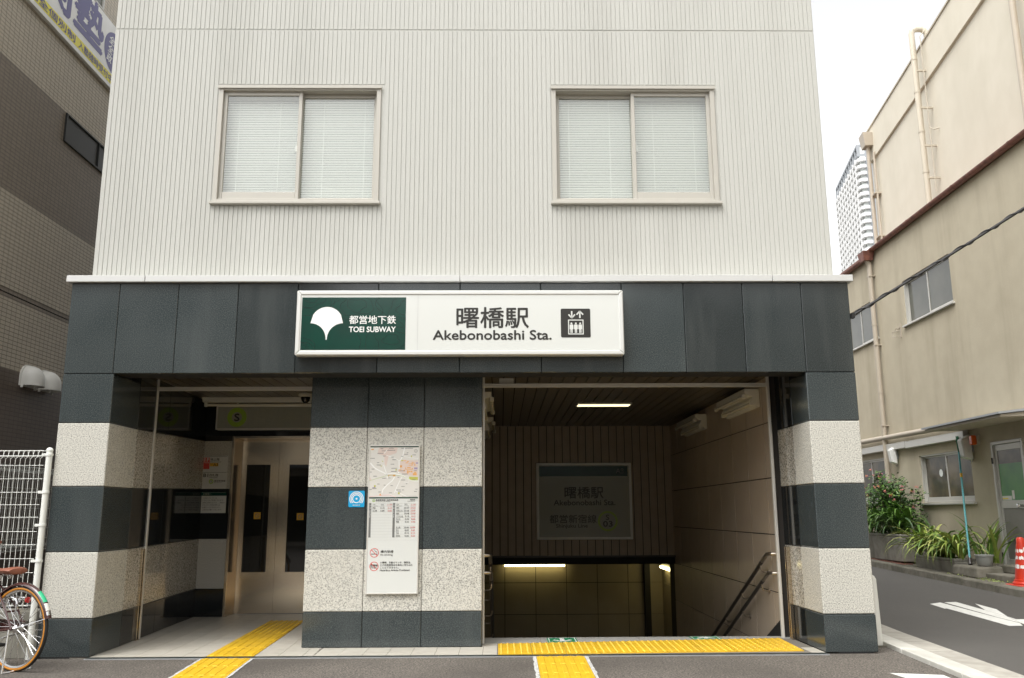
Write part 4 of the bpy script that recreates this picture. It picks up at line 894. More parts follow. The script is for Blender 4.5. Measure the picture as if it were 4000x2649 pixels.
q = MB(); q.hexa([(.425, 1.10, 0), (.453, 1.10, 0), (.453, 1.10, 2.62), (.425, 1.10, 2.62)], [(.425, 1.135, 0), (.453, 1.135, 0), (.453, 1.135, 2.62), (.425, 1.135, 2.62)]); q.build('post', 'aluminium', t, bevel=.003)
q = MB(); q.box(.455, 2.259, 1.09, 1.14, 2.500, 2.516); q.box(.455, 2.259, 1.09, 1.14, 2.524, 2.536); q.box(.455, 2.259, 1.10, 1.13, 2.516, 2.524); q.build('rail', 'aluminium', t); 
t = thing('shutter_frame', 'slim metal shutter posts and ceiling rail of the stair opening on the right', 'shutter frame', (5.4, .93, 0), 0, 'metal shutter frames')
q = MB(); q.box(6.838, 6.866, .915, .955, .0, 2.62); q.build('post', 'aluminium', t, bevel=.003); q = MB(); q.box(3.802, 3.83, .70, .96, .0, 2.62); q.box(3.886, 3.905, .62, .66, 0, 2.61); q.build('post', 'aluminium', t, bevel=.003)
q = MB(); q.box(3.83, 6.837, .905, .955, 2.500, 2.516); q.box(3.83, 6.837, .905, .955, 2.524, 2.536); q.box(3.83, 6.837, .915, .945, 2.516, 2.524); q.build('rail', 'aluminium', t)
q = MB(); q.box(4.05, 4.2, .96, 1.02, 2.53, 2.60); q.build('stopper', 'lamp_white', t)
for lab, x0, x1, y in (('short steel flood-barrier channel against the left lobby wall', .428, .470, .99), ('short steel flood-barrier channel against the right jamb', 6.897, 6.932, .80)):
    q = MB(); s_ = 1 if x0 < 3 else -1
    q.box(x0, x1, y, y + .012, 0, .88); q.box(x0, x1, y + .052, y + .064, 0, .88); q.box(x0 if s_ > 0 else x1 - .008, (x0 + .008) if s_ > 0 else x1, y + .012, y + .052, 0, .88)
    tag(q.build('flood_barrier_channel', 'stainless', bevel=.002), lab, 'flood barrier channel', 'flood-barrier channels')
t = thing('guard_post', 'short rounded off-white guard post beside the right striped pillar', 'guard post', (7.51, .43, 0))
q = MB(); q.prism([(7.442, .36, -.01), (7.602, .36, -.01), (7.588, .36, .595), (7.57, .36, .625), (7.54, .36, .638), (7.442, .36, .645)], (0, .12, 0)); q.build('post', 'off_white', t, bevel=.018, segs=3)
q = MB(); q.box(7.43, 7.62, .345, .495, -.012, .004); q.build('foot', 'dark_concrete', t)
# ------------------------------------------------------------------ white mesh fence at the left
def mesh_panel(mb, P0, P1, z0, z1, pitch, hs, r=.0025):
    d = Vector((P1[0] - P0[0], P1[1] - P0[1], 0)); L = d.length; d.normalize(); nrm = Vector((-d.y, d.x, 0))
    n = int(L / pitch)
    for i in range(n + 1):
        b = Vector((P0[0], P0[1], 0)) + d * (i * pitch)
        def q(o, z): return b + nrm * o + Vector((0, 0, z))
        mb.tube([q(.0, z1 - .075), q(.045, z1 - .05), q(.028, z1 - .003), q(-.028, z1 - .003), q(-.045, z1 - .05), q(0, z1 - .075), q(0, z0 + .075), q(.045, z0 + .05), q(.028, z0), q(-.028, z0), q(-.045, z0 + .05), q(0, z0 + .075)], r, 5, False)
    for z in hs: mb.tube([Vector((P0[0], P0[1], z)) - nrm * .005, Vector((P1[0], P1[1], z)) - nrm * .005], r, 5)
    for o, z in ((.045, z1 - .05), (.028, z1 - .003), (-.028, z1 - .003), (-.045, z1 - .05), (.045, z0 + .05), (-.045, z0 + .05), (.028, z0), (-.028, z0)):
        mb.tube([Vector((P0[0], P0[1], z)) + nrm * o, Vector((P1[0], P1[1], z)) + nrm * o], r, 5)
def fpost(mb, x, y, z0, z1, r=.027): mb.cyl((x, y, z0), (x, y, z1), r, n=18); mb.lathe([(r + .003, 0), (r + .003, .012), (r * .75, .026), (0, .033)], (x, y, z1 - .01), 18)
t = thing('mesh_fence', 'white wire mesh fence with round post beside the left striped pillar', 'fence', (-.035, -.03, 0), 0, 'white mesh fences')
q = MB(); fpost(q, -.035, -.03, -.01, 1.80); q.build('post', 'fence_white', t, smooth=True)
q = MB(); fpost(q, -1.80, -.03, -.01, 1.80); q.build('post', 'fence_white', t, smooth=True)
q = MB(); mesh_panel(q, (-1.76, -.03), (-.075, -.03), .44, 1.795, .0445, [1.66, 1.54, 1.42, 1.31, 1.20, 1.075, .96, .84, .72, .60]); q.build('mesh_panel', 'fence_white', t)
for z in (1.755, 1.42, 1.13, .82):
    q = MB(); q.lathe([(.0275, -.012), (.033, -.012), (.033, .012), (.0275, .012)], (-.035, -.03, z), 16); q.box(-.10, -.062, -.042, -.018, z - .012, z + .012); q.build('clamp', 'fence_white', t, smooth=False, bevel=.002)
q = MB(); q.box(-1.86, .0, .03, .16, -.02, .40); q.box(-1.86, -.015, -.0, .03, .30, .395); tag(q.build('footing_wall', 'concrete', bevel=.012), 'low weathered concrete footing wall under the white mesh fence', 'wall')
t = thing('mesh_fence', 'white wire mesh fence running back along the brown tiled wall', 'fence', (-1.72, 2.5, 0), 0, 'white mesh fences')
q = MB(); mesh_panel(q, (-1.72, .35), (-1.72, 4.4), .80, 1.80, .0445, [1.66, 1.54, 1.42, 1.30, 1.18, 1.06, .94]); q.build('mesh_panel', 'fence_white', t)
for y in (.30, 4.45): q = MB(); fpost(q, -1.72, y, -.01, 1.84); q.build('post', 'fence_white', t, smooth=True)
# ------------------------------------------------------------------ bicycle
bk = thing('bicycle', 'city bicycle with brown saddle and amber-walled tyres parked by the fence', 'bicycle', (.15, -.60, -.012), R(156))
def wheel(cx):
    q = MB(); c = (cx, 0, .33)
    q.lathe([(.288, -.012), (.302, -.014), (.306, 0), (.302, .014), (.288, .012), (.286, 0), (.288, -.012)], c, 56, 'y')
    rnd2 = random.Random(2)
    for i in range(32):
        a = 2 * math.pi * i / 32; b = a + (.42 if i % 4 < 2 else -.42); s_ = 1 if i % 2 else -1
        q.tube([(cx + .028 * math.cos(b), s_ * .028, .33 + .028 * math.sin(b)), (cx + .290 * math.cos(a), s_ * .004, .33 + .290 * math.sin(a))], .0017, 5, False)
    q.lathe([(.009, -.055), (.012, -.05), (.03, -.034), (.03, -.028), (.02, -.02), (.019, .02), (.03, .028), (.03, .034), (.012, .05), (.009, .055)], c, 20, 'y')
    w = q.build('wheel', 'chrome', bk, local=True, smooth=True)
    q = MB(); q.lathe([(.306, -.0145), (.312, -.0185), (.322, -.0155), (.3295, -.009), (.331, 0), (.3295, .009), (.322, .0155), (.312, .0185), (.306, .0145)], c, 64, 'y'); q.build('tyre', 'tyre_black', w, local=True, smooth=True)
    q = MB()
    for s_ in (-1, 1): q.lathe([(.304, s_ * .0152), (.312, s_ * .0192), (.3205, s_ * .0168)], c, 64, 'y')
    q.build('sidewall', 'tyre_amber', w, local=True, smooth=True)
wheel(0); wheel(1.08)
def fender(cx, a0, a1, nm):
    q = MB(); prof = [(-.028, -.012), (-.024, 0), (-.012, .008), (0, .010), (.012, .008), (.024, 0), (.028, -.012), (.026, -.013), (.022, -.003), (0, .006), (-.022, -.003), (-.026, -.013)]
    n = 32; vs = []
    for i in range(n + 1):
        a = R(a0 + (a1 - a0) * i / n)
        for y, dr in prof: vs.append((cx + (.352 + dr) * math.cos(a), y, .33 + (.352 + dr) * math.sin(a)))
    k = len(prof); q.add(vs, [(i * k + j, i * k + (j + 1) % k, (i + 1) * k + (j + 1) % k, (i + 1) * k + j) for i in range(n) for j in range(k)] + [list(range(k)), [n * k + j for j in range(k)]])
    return q.build(nm, 'frame_maroon', bk, local=True, smooth=True)
def arc_patch(cx, a0, a1, m_, par, nm, off=.0112, half=.022):
    q = MB(); n = 8; vs = []
    for i in range(n + 1):
        a = R(a0 + (a1 - a0) * i / n)
        for y, dr in ((-half, -.0005), (-.012, .0078), (0, .0100), (.012, .0078), (half, -.0005)): vs.append((cx + (.3535 + dr) * math.cos(a), y, .33 + (.3535 + dr) * math.sin(a)))
    q.add(vs, [(i * 5 + j, i * 5 + j + 1, (i + 1) * 5 + j + 1, (i + 1) * 5 + j) for i in range(n) for j in range(4)]); q.build(nm, m_, par, local=True, smooth=True)
fd = fender(0, 28, 165, 'fender')      # rear: angle measured from +x (forward); rear end near 165
arc_patch(0, 125, 143, 'sticker_green', fd, 'sticker'); arc_patch(0, 145, 155, 'off_white', fd, 'sticker'); arc_patch(0, 156, 161, 'chrome', fd, 'clip')
fender(1.08, 20, 150, 'fender')
q = MB()
for s_ in (-1, 1): q.tube([(0, s_ * .055, .33), (-.33, s_ * .03, .42)], .0028, 6)
q.build('fender_stay', 'chrome', bk, local=True, smooth=True)
fr = MB(); BB = (.46, 0, .28); ST = (.28, 0, .70)
fr.tube([BB, ST], .0145, 12); fr.tube([BB, (.70, 0, .32), (.93, 0, .70)], .018, 12); fr.tube([(.36, 0, .51), (.62, 0, .42), (.945, 0, .74)], .013, 12); fr.tube([(.915, 0, .66), (.94, 0, .86)], .019, 12)
for s_ in (-1, 1):
    fr.tube([(0, s_ * .062, .33), (.44, s_ * .04, .28)], .0095, 8); fr.tube([(0, s_ * .062, .33), (.10, s_ * .055, .47), (.29, s_ * .018, .66)], .0085, 8); fr.tube([(.90, s_ * .045, .62), (1.03, s_ * .055, .45), (1.08, s_ * .055, .33)], .010, 8)
fr.tube([(.90, -.045, .62), (.90, .045, .62)], .012, 8); fr.tube([(.10, -.055, .46), (.10, .055, .46)], .008, 8); fr.lathe([(.0, -.04), (.024, -.04), (.024, .04), (0, .04)], BB, 16, 'y')
fr.build('frame', 'frame_maroon', bk, local=True, smooth=True)
q = MB(); q.tube([ST, (.262, 0, .745)], .0125, 12); q.build('seat_post', 'chrome', bk, local=True, smooth=True)
sd_ = MB(); secs = [(.055, .0, .790, .02), (.065, .085, .800, .035), (.11, .105, .806, .045), (.17, .085, .802, .040), (.24, .045, .798, .032), (.31, .028, .800, .028), (.335, .012, .796, .018)]
vs = []; n = 14
for x, w, z, h in secs:
    for k in range(n):
        a = 2 * math.pi * k / n; vs.append((x, max(w, .01) * math.cos(a), z - .018 + (h * .55 if math.sin(a) > 0 else h * .9) * math.sin(a)))
sd_.add(vs, [(i * n + k, i * n + (k + 1) % n, (i + 1) * n + (k + 1) % n, (i + 1) * n + k) for i in range(len(secs) - 1) for k in range(n)] + [list(range(n)), [(len(secs) - 1) * n + k for k in range(n)]])
sdo = sd_.build('saddle', 'saddle_brown', bk, local=True, smooth=True)
q = MB()
for s_ in (-1, 1):
    z_ = .745; q.tube([(.10, s_ * .055, .775), (.16, s_ * .035, .745), (.25, s_ * .025, .742), (.31, s_ * .02, .77)], .004, 6)
    q.tube([(.095 + .011 * math.cos(i * .9), s_ * .05 + .011 * math.sin(i * .9), .72 + i * .0012) for i in range(40)], .0024, 5)
q.build('spring', 'chrome', sdo, local=True, smooth=True)
q = MB(); q.lathe([(0, 0), (.012, -.001), (.022, -.005), (.026, -.012), (.024, -.024), (.0, -.026)], (.035, -.075, .545), 18, 'x'); rf = q.build('reflector', 'reflector_red', bk, local=True, smooth=True)
q = MB(); q.tube([(.055, -.075, .545), (.12, -.06, .54)], .005, 6); q.build('bracket', 'chrome', rf, local=True)
q = MB()   # two-legged parking stand and rear lock
for s_ in (-1, 1): q.tube([(.02, s_ * .068, .325), (-.01, s_ * .10, .16), (-.03, s_ * .13, .004)], .0075, 8)
q.tube([(-.03, -.13, .006), (-.03, .13, .006)], .0075, 8); q.build('stand', 'chrome', bk, local=True, smooth=True)
q = MB(); q.tube([(.11 + .07 * math.cos(R(a)), .0 + .0, .50 + .07 * math.sin(R(a))) for a in range(-30, 231, 20)], .008, 8); q.tube([(.10, -.06, .52), (.13, -.07, .56), (.17, -.06, .58)], .012, 8); q.tube([(.02, -.055, .565), (.10, -.05, .57), (.20, -.04, .60)], .006, 6); q.build('ring_lock', 'chrome', bk, local=True, smooth=True)
q = MB(); q.lathe([(.02, -.052), (.095, -.052), (.098, -.048), (.095, -.044), (.02, -.044)], BB, 36, 'y'); q.lathe([(.012, -.052), (.036, -.052), (.036, -.046), (.012, -.046)], (0, 0, .33), 20, 'y')
q.tube([(0, -.049, .368), (.46, -.049, .375)], .0042, 6); q.tube([(0, -.049, .294), (.46, -.049, .186)], .0042, 6); q.build('chain_set', 'rail_dark', bk, local=True, smooth=True)
q = MB(); q.box(.0, .50, -.060, -.055, .30, .385); q.build('chain_guard', 'frame_maroon', bk, local=True, bevel=.02)
for s_ in (-1, 1):
    q = MB(); d_ = .12 * s_; q.tube([(BB[0], s_ * .055, BB[2]), (BB[0] + d_, s_ * .065, BB[2] - abs(d_) * .9)], .008, 8); q.box(BB[0] + d_ - .045, BB[0] + d_ + .045, s_ * .10 - .035, s_ * .10 + .035, BB[2] - abs(d_) * .9 - .012, BB[2] - abs(d_) * .9 + .012); q.build('pedal', 'tyre_black', bk, local=True, bevel=.004)
q = MB(); q.tube([(.94, 0, .86), (.95, 0, .98)], .012, 10); q.tube([(.72, -.28, 1.0), (.86, -.27, 1.02), (.96, -.16, 1.0), (.965, 0, .985), (.96, .16, 1.0), (.86, .27, 1.02), (.72, .28, 1.0)], .011, 10); q.build('handlebar', 'chrome', bk, local=True, smooth=True)
for s_ in (-1, 1): q = MB(); q.tube([(.70, s_ * .281, .996), (.82, s_ * .275, 1.013)], .016, 10); q.build('grip', 'saddle_brown', bk, local=True, smooth=True)
# ------------------------------------------------------------------ brown tiled building on the left
XL = -1.87
t = thing('tiled_building', 'tall brown mosaic-tiled building with dark horizontal bands at the left edge', 'building', (-4, 3, 0))
def band(name, z0, z1, m_, x=XL):
    q = MB(); q.box(-9, x, -.9, 22, z0, z1); return q.build(name, m_, t)
band('wall', 2.945, 3.785, 'tile_light'); band('wall', 3.905, 5.045, 'tile_light'); band('wall', 6.62, 13.5, 'tile_light')
band('dark_band', 5.045, 6.62, 'tile_dark'); band('dark_band', 0, 2.945, 'tile_base')
q = MB(); q.box(-9, XL - .006, -.9, 22, 3.785, 3.835); q.box(-9, XL - .035, -.9, 22, 3.835, 3.85); q.box(-9, XL - .006, -.9, 22, 3.85, 3.905); q.build('string_course', 'tile_dark', t)
q = MB()
for r in ((3.05, 4.6, 6.20, 6.225), (3.05, 4.6, 6.585, 6.61), (3.05, 3.085, 6.225, 6.585), (4.565, 4.6, 6.225, 6.585), (4.02, 4.04, 6.225, 6.585)): q.box(XL - .02, XL + .025, r[0], r[1], r[2], r[3])
w = q.build('window', 'louver_black', t, bevel=.003); q = MB(); q.box(XL - .02, XL + .006, 3.085, 4.565, 6.225, 6.585); q.build('pane', 'louver_black', w)
q = MB()
for r in ((2.72, 3.75, 8.58, 8.605), (2.72, 3.75, 9.4, 9.43), (2.72, 2.75, 8.605, 9.4), (3.72, 3.75, 8.605, 9.4)): q.box(XL - .02, XL + .03, r[0], r[1], r[2], r[3])
w = q.build('window', 'alu_white', t, bevel=.003); q = MB(); q.box(XL - .02, XL + .004, 2.75, 3.72, 8.605, 9.4); q.build('pane', 'grey_pane', w)
S4 = thing('banner_sign', 'white and yellow cram school banner with navy lettering on the brown tiled wall', 'sign', (XL, 2.5, 7.52))
q = MB(); q.box(XL + .001, XL + .055, -.7, 4.75, 7.525, 8.535); q.build('panel', 'banner_white', S4, bevel=.004)
F = Face((XL + .055, 0, 0), (0, 1, 0), (0, 0, 1), (1, 0, 0))
q = MB(); F.rect(q, -.7, 4.75, 7.590, 7.745, .001); q.build('yellow_stripe', 'banner_yellow', S4)
q = MB(); F.text(q, '関塾', 2.02, 3.745, 7.845, 8.53, .002, .035); F.text(q, '個別指導の完全個別制', .55, 2.985, 7.612, 7.725, .003, .022); F.text(q, '入塾随時受付中', 3.085, 4.135, 7.612, 7.725, .003, .022); q.build('lettering', 'banner_navy', S4)
q = MB(); F.poly(q, [(4.16 + .36 * math.cos(2 * math.pi * i / 40), 8.09 + .33 * math.sin(2 * math.pi * i / 40)) for i in range(40)], .002); q.build('oval', 'banner_navy', S4)
q = MB()
for i, ch in enumerate('全全政'): F.text(q, ch, 3.93 - i * .018, 4.09 - i * .018, 8.20 - i * .155, 8.335 - i * .155, .003, .02, shear=.25)
q.build('lettering', 'banner_white', S4)
H0 = thing('vent_hood', 'round-topped metal vent hood on the brown tiled wall, nearer the camera', 'vent hood', (XL, 2.79, 2.795), 0, 'metal vent hoods')
q = MB(); n = 18; zs_ = [0, .04, .09, .135, .175, .21, .236, .252, .259]; vs = []
for z in zs_:
    dd = .19 * math.sqrt(max(0, 1 - (z / .2595) ** 3.0)) + .012; ww = .150 * math.sqrt(max(0, 1 - (max(0, z - .10) / .1600) ** 2.2)) + .004
    for k in range(n + 1): a = R(-90 + 180 * k / n); vs.append((.018 + dd * math.cos(a) ** .8 if math.cos(a) > 1e-6 else .018, ww * math.sin(a), z))
q.add(vs, [(i * (n + 1) + k, i * (n + 1) + k + 1, (i + 1) * (n + 1) + k + 1, (i + 1) * (n + 1) + k) for i in range(len(zs_) - 1) for k in range(n)])
q.build('hood', 'hood_metal', H0, local=True, smooth=True)
q = MB(); q.prism([(0, .170 * math.cos(R(t_)), .105 + .170 * math.sin(R(t_))) for t_ in range(0, 181, 12)] + [(0, -.170, -.005), (0, .170, -.005)], (.017, 0, 0)); q.build('flange', 'hood_metal', H0, local=True)
q = MB(); q.lathe([(.0, .0), (.08, 0.0), (.08, .05), (0, .05)], (.0, 0, .09), 20, 'x'); q.build('duct', 'louver_black', H0, local=True)
q = MB(); q.box(.02, .05, -.16, -.15, -.03, 0); q.box(.02, .05, .15, .16, -.03, 0); q.build('clip', 'hood_metal', H0, local=True)
dup(H0, (XL, 3.20, 2.795), 0, 'round-topped metal vent hood on the brown tiled wall, farther back beside the station')
# ------------------------------------------------------------------ beige building on the right (local x = 0 is the alley face, negative towards the alley)
def wx(x, y, z): return (12.2 + .03 * (y - 6) + x, y, z)
t = thing('beige_building', 'beige rendered two-storey building with red-brown gutter along the alley', 'building', (12.6, 6, 0))
def WB(): return MB(wx)
GW = [(7.04, 9.02, 1.375, 2.285), (10.45, 12.6, 1.42, 2.36)]; UW = [(7.05, 9.03, 4.92, 5.83), (10.42, 12.4, 4.95, 5.83)]
DR = (5.41, 6.34, .36, 2.335)
q = WB(); holes(-9, 14.2, 0, 6.855, GW + UW + [DR], lambda a, b, c, d: q.box(0, .22, a, b, c, d)); q.box(.8, 6, -8.9, 14.2, 0, 6.75); q.box(.22, .8, 13.9, 14.2, 0, 6.75); q.box(.22, .8, -9, -8.8, 0, 6.75); q.build('wall', 'beige_wall', t)
for k, (y0, y1, z0, z1) in enumerate(GW + UW):
    q = WB(); f = .03
    for r in ((y0, y1, z0, z0 + f), (y0, y1, z1 - f, z1), (y0, y0 + f, z0 + f, z1 - f), (y1 - f, y1, z0 + f, z1 - f)): q.box(.02, .12, *r)
    w = q.build('window', 'alu_white', t, bevel=.003); ym = (y0 + y1) / 2
    for j, (a, b, o) in enumerate(((y0 + f, ym + .02, .045), (ym - .02, y1 - f, .08))):
        q = WB(); e = .032
        for r in ((a, b, z0 + f, z0 + f + (.075 if k < 2 else e)), (a, b, z1 - f - e, z1 - f), (a, a + e, z0 + f + (.075 if k < 2 else e), z1 - f - e), (b - e, b, z0 + f + (.075 if k < 2 else e), z1 - f - e)): q.box(o, o + .03, *r)
        sash = q.build('sash', 'alu_white', w, bevel=.003)
        q = WB(); q.box(o + .013, o + .018, a + e, b - e, z0 + f + (.075 if k < 2 else e), z1 - f - e); q.build('pane', 'curtain_pane' if k < 2 else 'grey_pane', w)
    q = WB(); q.box(-.055, .02, y0 - .06, y1 + .06, z0 - .04, z0 - .004); q.build('sill', 'alu_white', w, bevel=.004)
    if k == 2:
        q = WB(); q.box(.060, .0625, y0 + .07, y0 + .34, z0 + .04, z0 + .60); q.box(.060, .0625, y0 + .34, y0 + .62, z0 + .04, z0 + .27); q.box(.060, .0625, y0 + .34, y0 + .40, z0 + .27, z0 + .36); q.build('paper', 'cream_trim', w)
        q = WB(); q.box(.060, .0625, y0 + .08, y0 + .33, z0 + .62, z0 + .71); q.build('green_paper', 'green_film', w)
    if k == 0:
        q = MB(lambda a, b, c: wx(.044, a, c)); FF = Face((0, 0, 0), (1, 0, 0), (0, 0, 1), (0, 0, 0)); FF.disc(q, 8.27, 1.92, .07, 0, 16); q.build('sticker', 'tower_glass', w)
        q = WB(); q.box(.0935, .095, 7.55, 7.72, 1.49, 1.66); q.build('cup', 'off_white', w)
y0, y1, z0, z1 = DR
q = WB()
for r in ((y0, y0 + .05, z0, z1), (y1 - .05, y1, z0, z1), (y0 + .05, y1 - .05, z1 - .05, z1)): q.box(-.01, .10, *r)
d = q.build('door', 'alu_white', t, bevel=.004)
q = WB()
for r in ((y0 + .055, y0 + .115, z0 + .01, z1 - .055), (y1 - .115, y1 - .055, z0 + .01, z1 - .055), (y0 + .115, y1 - .115, z1 - .15, z1 - .055), (y0 + .115, y1 - .115, 1.26, 1.385), (y0 + .115, y1 - .115, z0 + .01, z0 + .10)): q.box(.02, .06, *r)
q.build('leaf_frame', 'alu_white', d, bevel=.003)
q = WB(); q.box(.032, .045, y0 + .116, y1 - .116, z0 + .10, 1.26); q.build('lower_panel', 'door_grey', d)
q = WB(); q.box(.032, .040, y0 + .116, y1 - .116, 1.97, z1 - .15); q.build('pane', 'curtain_pane', d)
q = WB(); q.box(.030, .039, y0 + .116, y1 - .116, 1.385, 1.97); q.build('green_pane', 'green_film', d)
q = WB(); q.box(.026, .0295, y1 - .40, y1 - .13, 1.39, 1.455); q.box(.026, .0295, y1 - .49, y1 - .425, 1.40, 1.54); q.build('door_notice', 'banner_white', d)
q = WB(); q.box(.0245, .0258, y1 - .30, y1 - .14, 1.405, 1.425); q.build('yellow_notice', 'banner_yellow', d)
q = WB(); q.tube([(.02, y0 + .16, 1.30), (-.06, y0 + .16, 1.30)], .022, 14); q.lathe([(.0, -.11), (.028, -.108), (.034, -.085), (.02, -.06), (.0, -.06)], (0, y0 + .16, 1.30), 16, 'x'); q.build('handle', 'chrome', d, smooth=True)
q = WB(); 
for zz in (.46, 1.98): q.cyl((-.018, y1 - .02, zz), (-.018, y1 - .02, zz + .10), .012)
q.build('hinge', 'rail_dark', d)
q = WB()   # door canopy
q.hexa([(0, 4.6, 2.60), (-.75, 4.6, 2.575), (-.75, 4.6, 2.615), (0, 4.6, 2.70)], [(0, 7.05, 2.60), (-.75, 7.05, 2.575), (-.75, 7.05, 2.615), (0, 7.05, 2.70)]); q.build('canopy', 'cream_trim', t, bevel=.004)
q = WB(); q.hexa([(.0, 4.56, 2.705), (-.79, 4.56, 2.618), (-.79, 4.56, 2.648), (0, 4.56, 2.74)], [(0, 7.10, 2.705), (-.79, 7.10, 2.618), (-.79, 7.10, 2.648), (0, 7.10, 2.74)]); q.build('canopy_roof', 'tower_grey', t)
q = WB(); q.tube([(-.10, -6, 2.62), (-.10, 2.2, 2.66), (-.10, 14, 2.79)], .055, 14); q.build('horizontal_pipe', 'pipe_beige', t, smooth=True)
q = WB(); q.box(-.10, 0, 7.02, 9.38, 2.455, 2.60); q.box(-.10, 0, 9.385, 10.36, 2.47, 2.61); q.box(-.10, 0, 10.365, 14, 2.48, 2.62); q.build('cable_duct', 'alu_white', t, bevel=.012)
q = WB(); q.tube([(-.14, 10.36, 6.76), (-.14, 10.36, 6.66), (-.09, 10.36, 6.58), (-.09, 10.36, 6.45), (-.09, 10.36, .2)], .052, 12)
for zz in (6.3, 4.75, 3.0): q.box(-.14, .02, 10.30, 10.42, zz, zz + .02)
for zz in (5.2, 3.7): q.cyl((-.09, 10.36, zz), (-.09, 10.36, zz + .05), .057, n=12)
q.build('downpipe', 'pipe_beige', t, smooth=True)
q = WB(); vs = []; n = 9    # half-round gutter with joints, and its hopper
def gut(ya, yb, z, r):
    a = [(-.075 + r * math.cos(R(180 + 180 * i / n)), ya, z + r * math.sin(R(180 + 180 * i / n))) for i in range(n + 1)]; b = [(x, yb, zz) for x, _, zz in a]; k = n + 1
    q.add(a + b, [(i, i + 1, k + i + 1, k + i) for i in range(n)] + [(0, n, k + n, k)])
gut(-9, 10.5, 6.895, .066); gut(10.5, 14.3, 6.80, .06)
for yy in [-1 + 1.85 * i for i in range(7)]: gut(yy, yy + .06, 6.897, .073)
q.hexa([(-.24, 10.26, 6.66), (-.04, 10.26, 6.66), (-.02, 10.2, 6.86), (-.27, 10.2, 6.86)], [(-.24, 10.48, 6.66), (-.04, 10.48, 6.66), (-.02, 10.54, 6.86), (-.27, 10.54, 6.86)])
q.build('gutter', 'gutter_red', t)
q = WB(); q.hexa([(-.05, -9, 6.858), (2.6, -9, 7.35), (2.6, -9, 7.40), (-.05, -9, 6.905)], [(-.05, 10.5, 6.858), (2.6, 10.5, 7.35), (2.6, 10.5, 7.40), (-.05, 10.5, 6.905)])
q.hexa([(-.10, 10.52, 6.80), (3.4, 10.52, 7.3), (3.4, 10.52, 7.36), (-.10, 10.52, 6.86)], [(-.10, 14.3, 6.80), (3.4, 14.3, 7.3), (3.4, 14.3, 7.36), (-.10, 14.3, 6.86)]); q.build('roof', 'roof_brown', t)
q = WB(); q.box(-.012, 0, 9.27, 9.31, 4.72, 5.02); q.tube([(-.02, 9.29, 4.93), (-.03, 9.42, 4.94), (-.03, 9.50, 4.92), (-.03, 9.42, 4.91), (-.02, 9.29, 4.92)], .007, 6); q.tube([(-.02, 9.29, 4.86), (-.10, 9.32, 4.86), (-.10, 9.50, 4.86), (-.02, 9.50, 4.86)], .007, 6); q.tube([(-.02, 9.29, 4.74), (-.10, 9.30, 4.74), (-.10, 9.48, 4.76)], .007, 6); q.tube([(-.1, 9.48, 4.88), (-.1, 9.48, 4.74)], .007, 6)
q.build('cable_bracket', 'pipe_beige', t)
for lab, yy, zz, sc in (('small white wall lamp on the beige wall by the downpipe', 10.0, 2.36, 1.0), ('white wall lamp on the beige wall between window and door', 6.95, 2.30, 1.15)):
    l = thing('outdoor_wall_lamp', lab, 'lamp', wx(-.02, yy, zz), 0, 'white lamps on the beige wall')
    q = MB(wx); h = .19 * sc; w_ = .075 * sc
    q.hexa([(-.03, yy - w_, zz - h), (-.16 * sc, yy - w_, zz - h * .8), (-.19 * sc, yy - w_, zz + h * .6), (-.05, yy - w_, zz + h)], [(-.03, yy + w_, zz - h), (-.16 * sc, yy + w_, zz - h * .8), (-.19 * sc, yy + w_, zz + h * .6), (-.05, yy + w_, zz + h)]); q.build('cover', 'white_paint', l, bevel=.02)
    q = MB(wx); q.box(-.03, .0, yy - .04, yy + .04, zz - .08, zz + .08); q.tube([(-.012, yy, zz - .08), (-.012, yy + .02, zz - h - .03), (-.04, yy + .03, zz - h - .04), (-.05, yy, zz - h)], .006, 6); q.build('mount', 'tower_grey', l)
l = thing('alarm_lamp', 'small orange alarm lamp on the beige wall beside the door canopy', 'alarm lamp', wx(0, 6.72, 2.38))
q = WB(); q.box(-.05, 0, 6.66, 6.77, 2.32, 2.49); q.build('base', 'cream_trim', l, bevel=.006); q = WB(); q.box(-.14, -.052, 6.665, 6.765, 2.325, 2.485); q.build('lens', 'orange_lamp', l, bevel=.014)
# upper storey set back behind, slightly skewed
def ux(x, y, z): return (14.57 + .149 * (y - 16.03) + x, y, z)
t = thing('cream_building', 'tall cream-walled building set back above the beige one, with drain pipes and roof railing', 'building', (13.6, 6, 6))
UB = lambda: MB(ux)
q = UB(); q.box(.06, 5, -9, 14.42, 0, 10.70); q.build('wall', 'cream_wall', t)
q = UB(); q.box(0, 5, -9.02, 14.44, 10.70, 11.60); q.build('parapet', 'cream_wall', t)
q = UB(); q.box(-.03, .25, -9.02, 14.46, 11.60, 11.64); q.build('parapet_cap', 'cream_trim', t)
q = UB()
for z in (11.78, 11.98): q.tube([(.30, -9, z), (.30, 13.6, z)], .012, 6)
for i in range(15): q.tube([(.30, 13.55 - i * 1.55, 11.62), (.30, 13.55 - i * 1.55, 11.98)], .012, 6)
q.build('railing', 'alu_white', t)
q = UB(); q.tube([(-.22, 9.78, 6.9), (-.22, 9.78, 11.85), (-.20, 9.78, 11.93), (-.12, 9.78, 11.98), (.02, 9.78, 11.98), (.12, 9.78, 11.9), (.14, 9.78, 11.6)], .068, 14)
for z in (7.7, 8.5, 9.45, 10.4, 11.2): q.cyl((-.22, 9.78, z), (-.22, 9.78, z + .05), .075, n=14)
q.build('downpipe', 'cream_trim', t, smooth=True)
q = UB(); q.tube([(-.10, 9.60, 8.0), (-.10, 9.60, 11.7), (.05, 9.60, 11.9)], .011, 6); q.tube([(-.10, 9.60, 9.5), (-.04, 9.50, 9.4), (.05, 9.45, 9.42)], .012, 6)
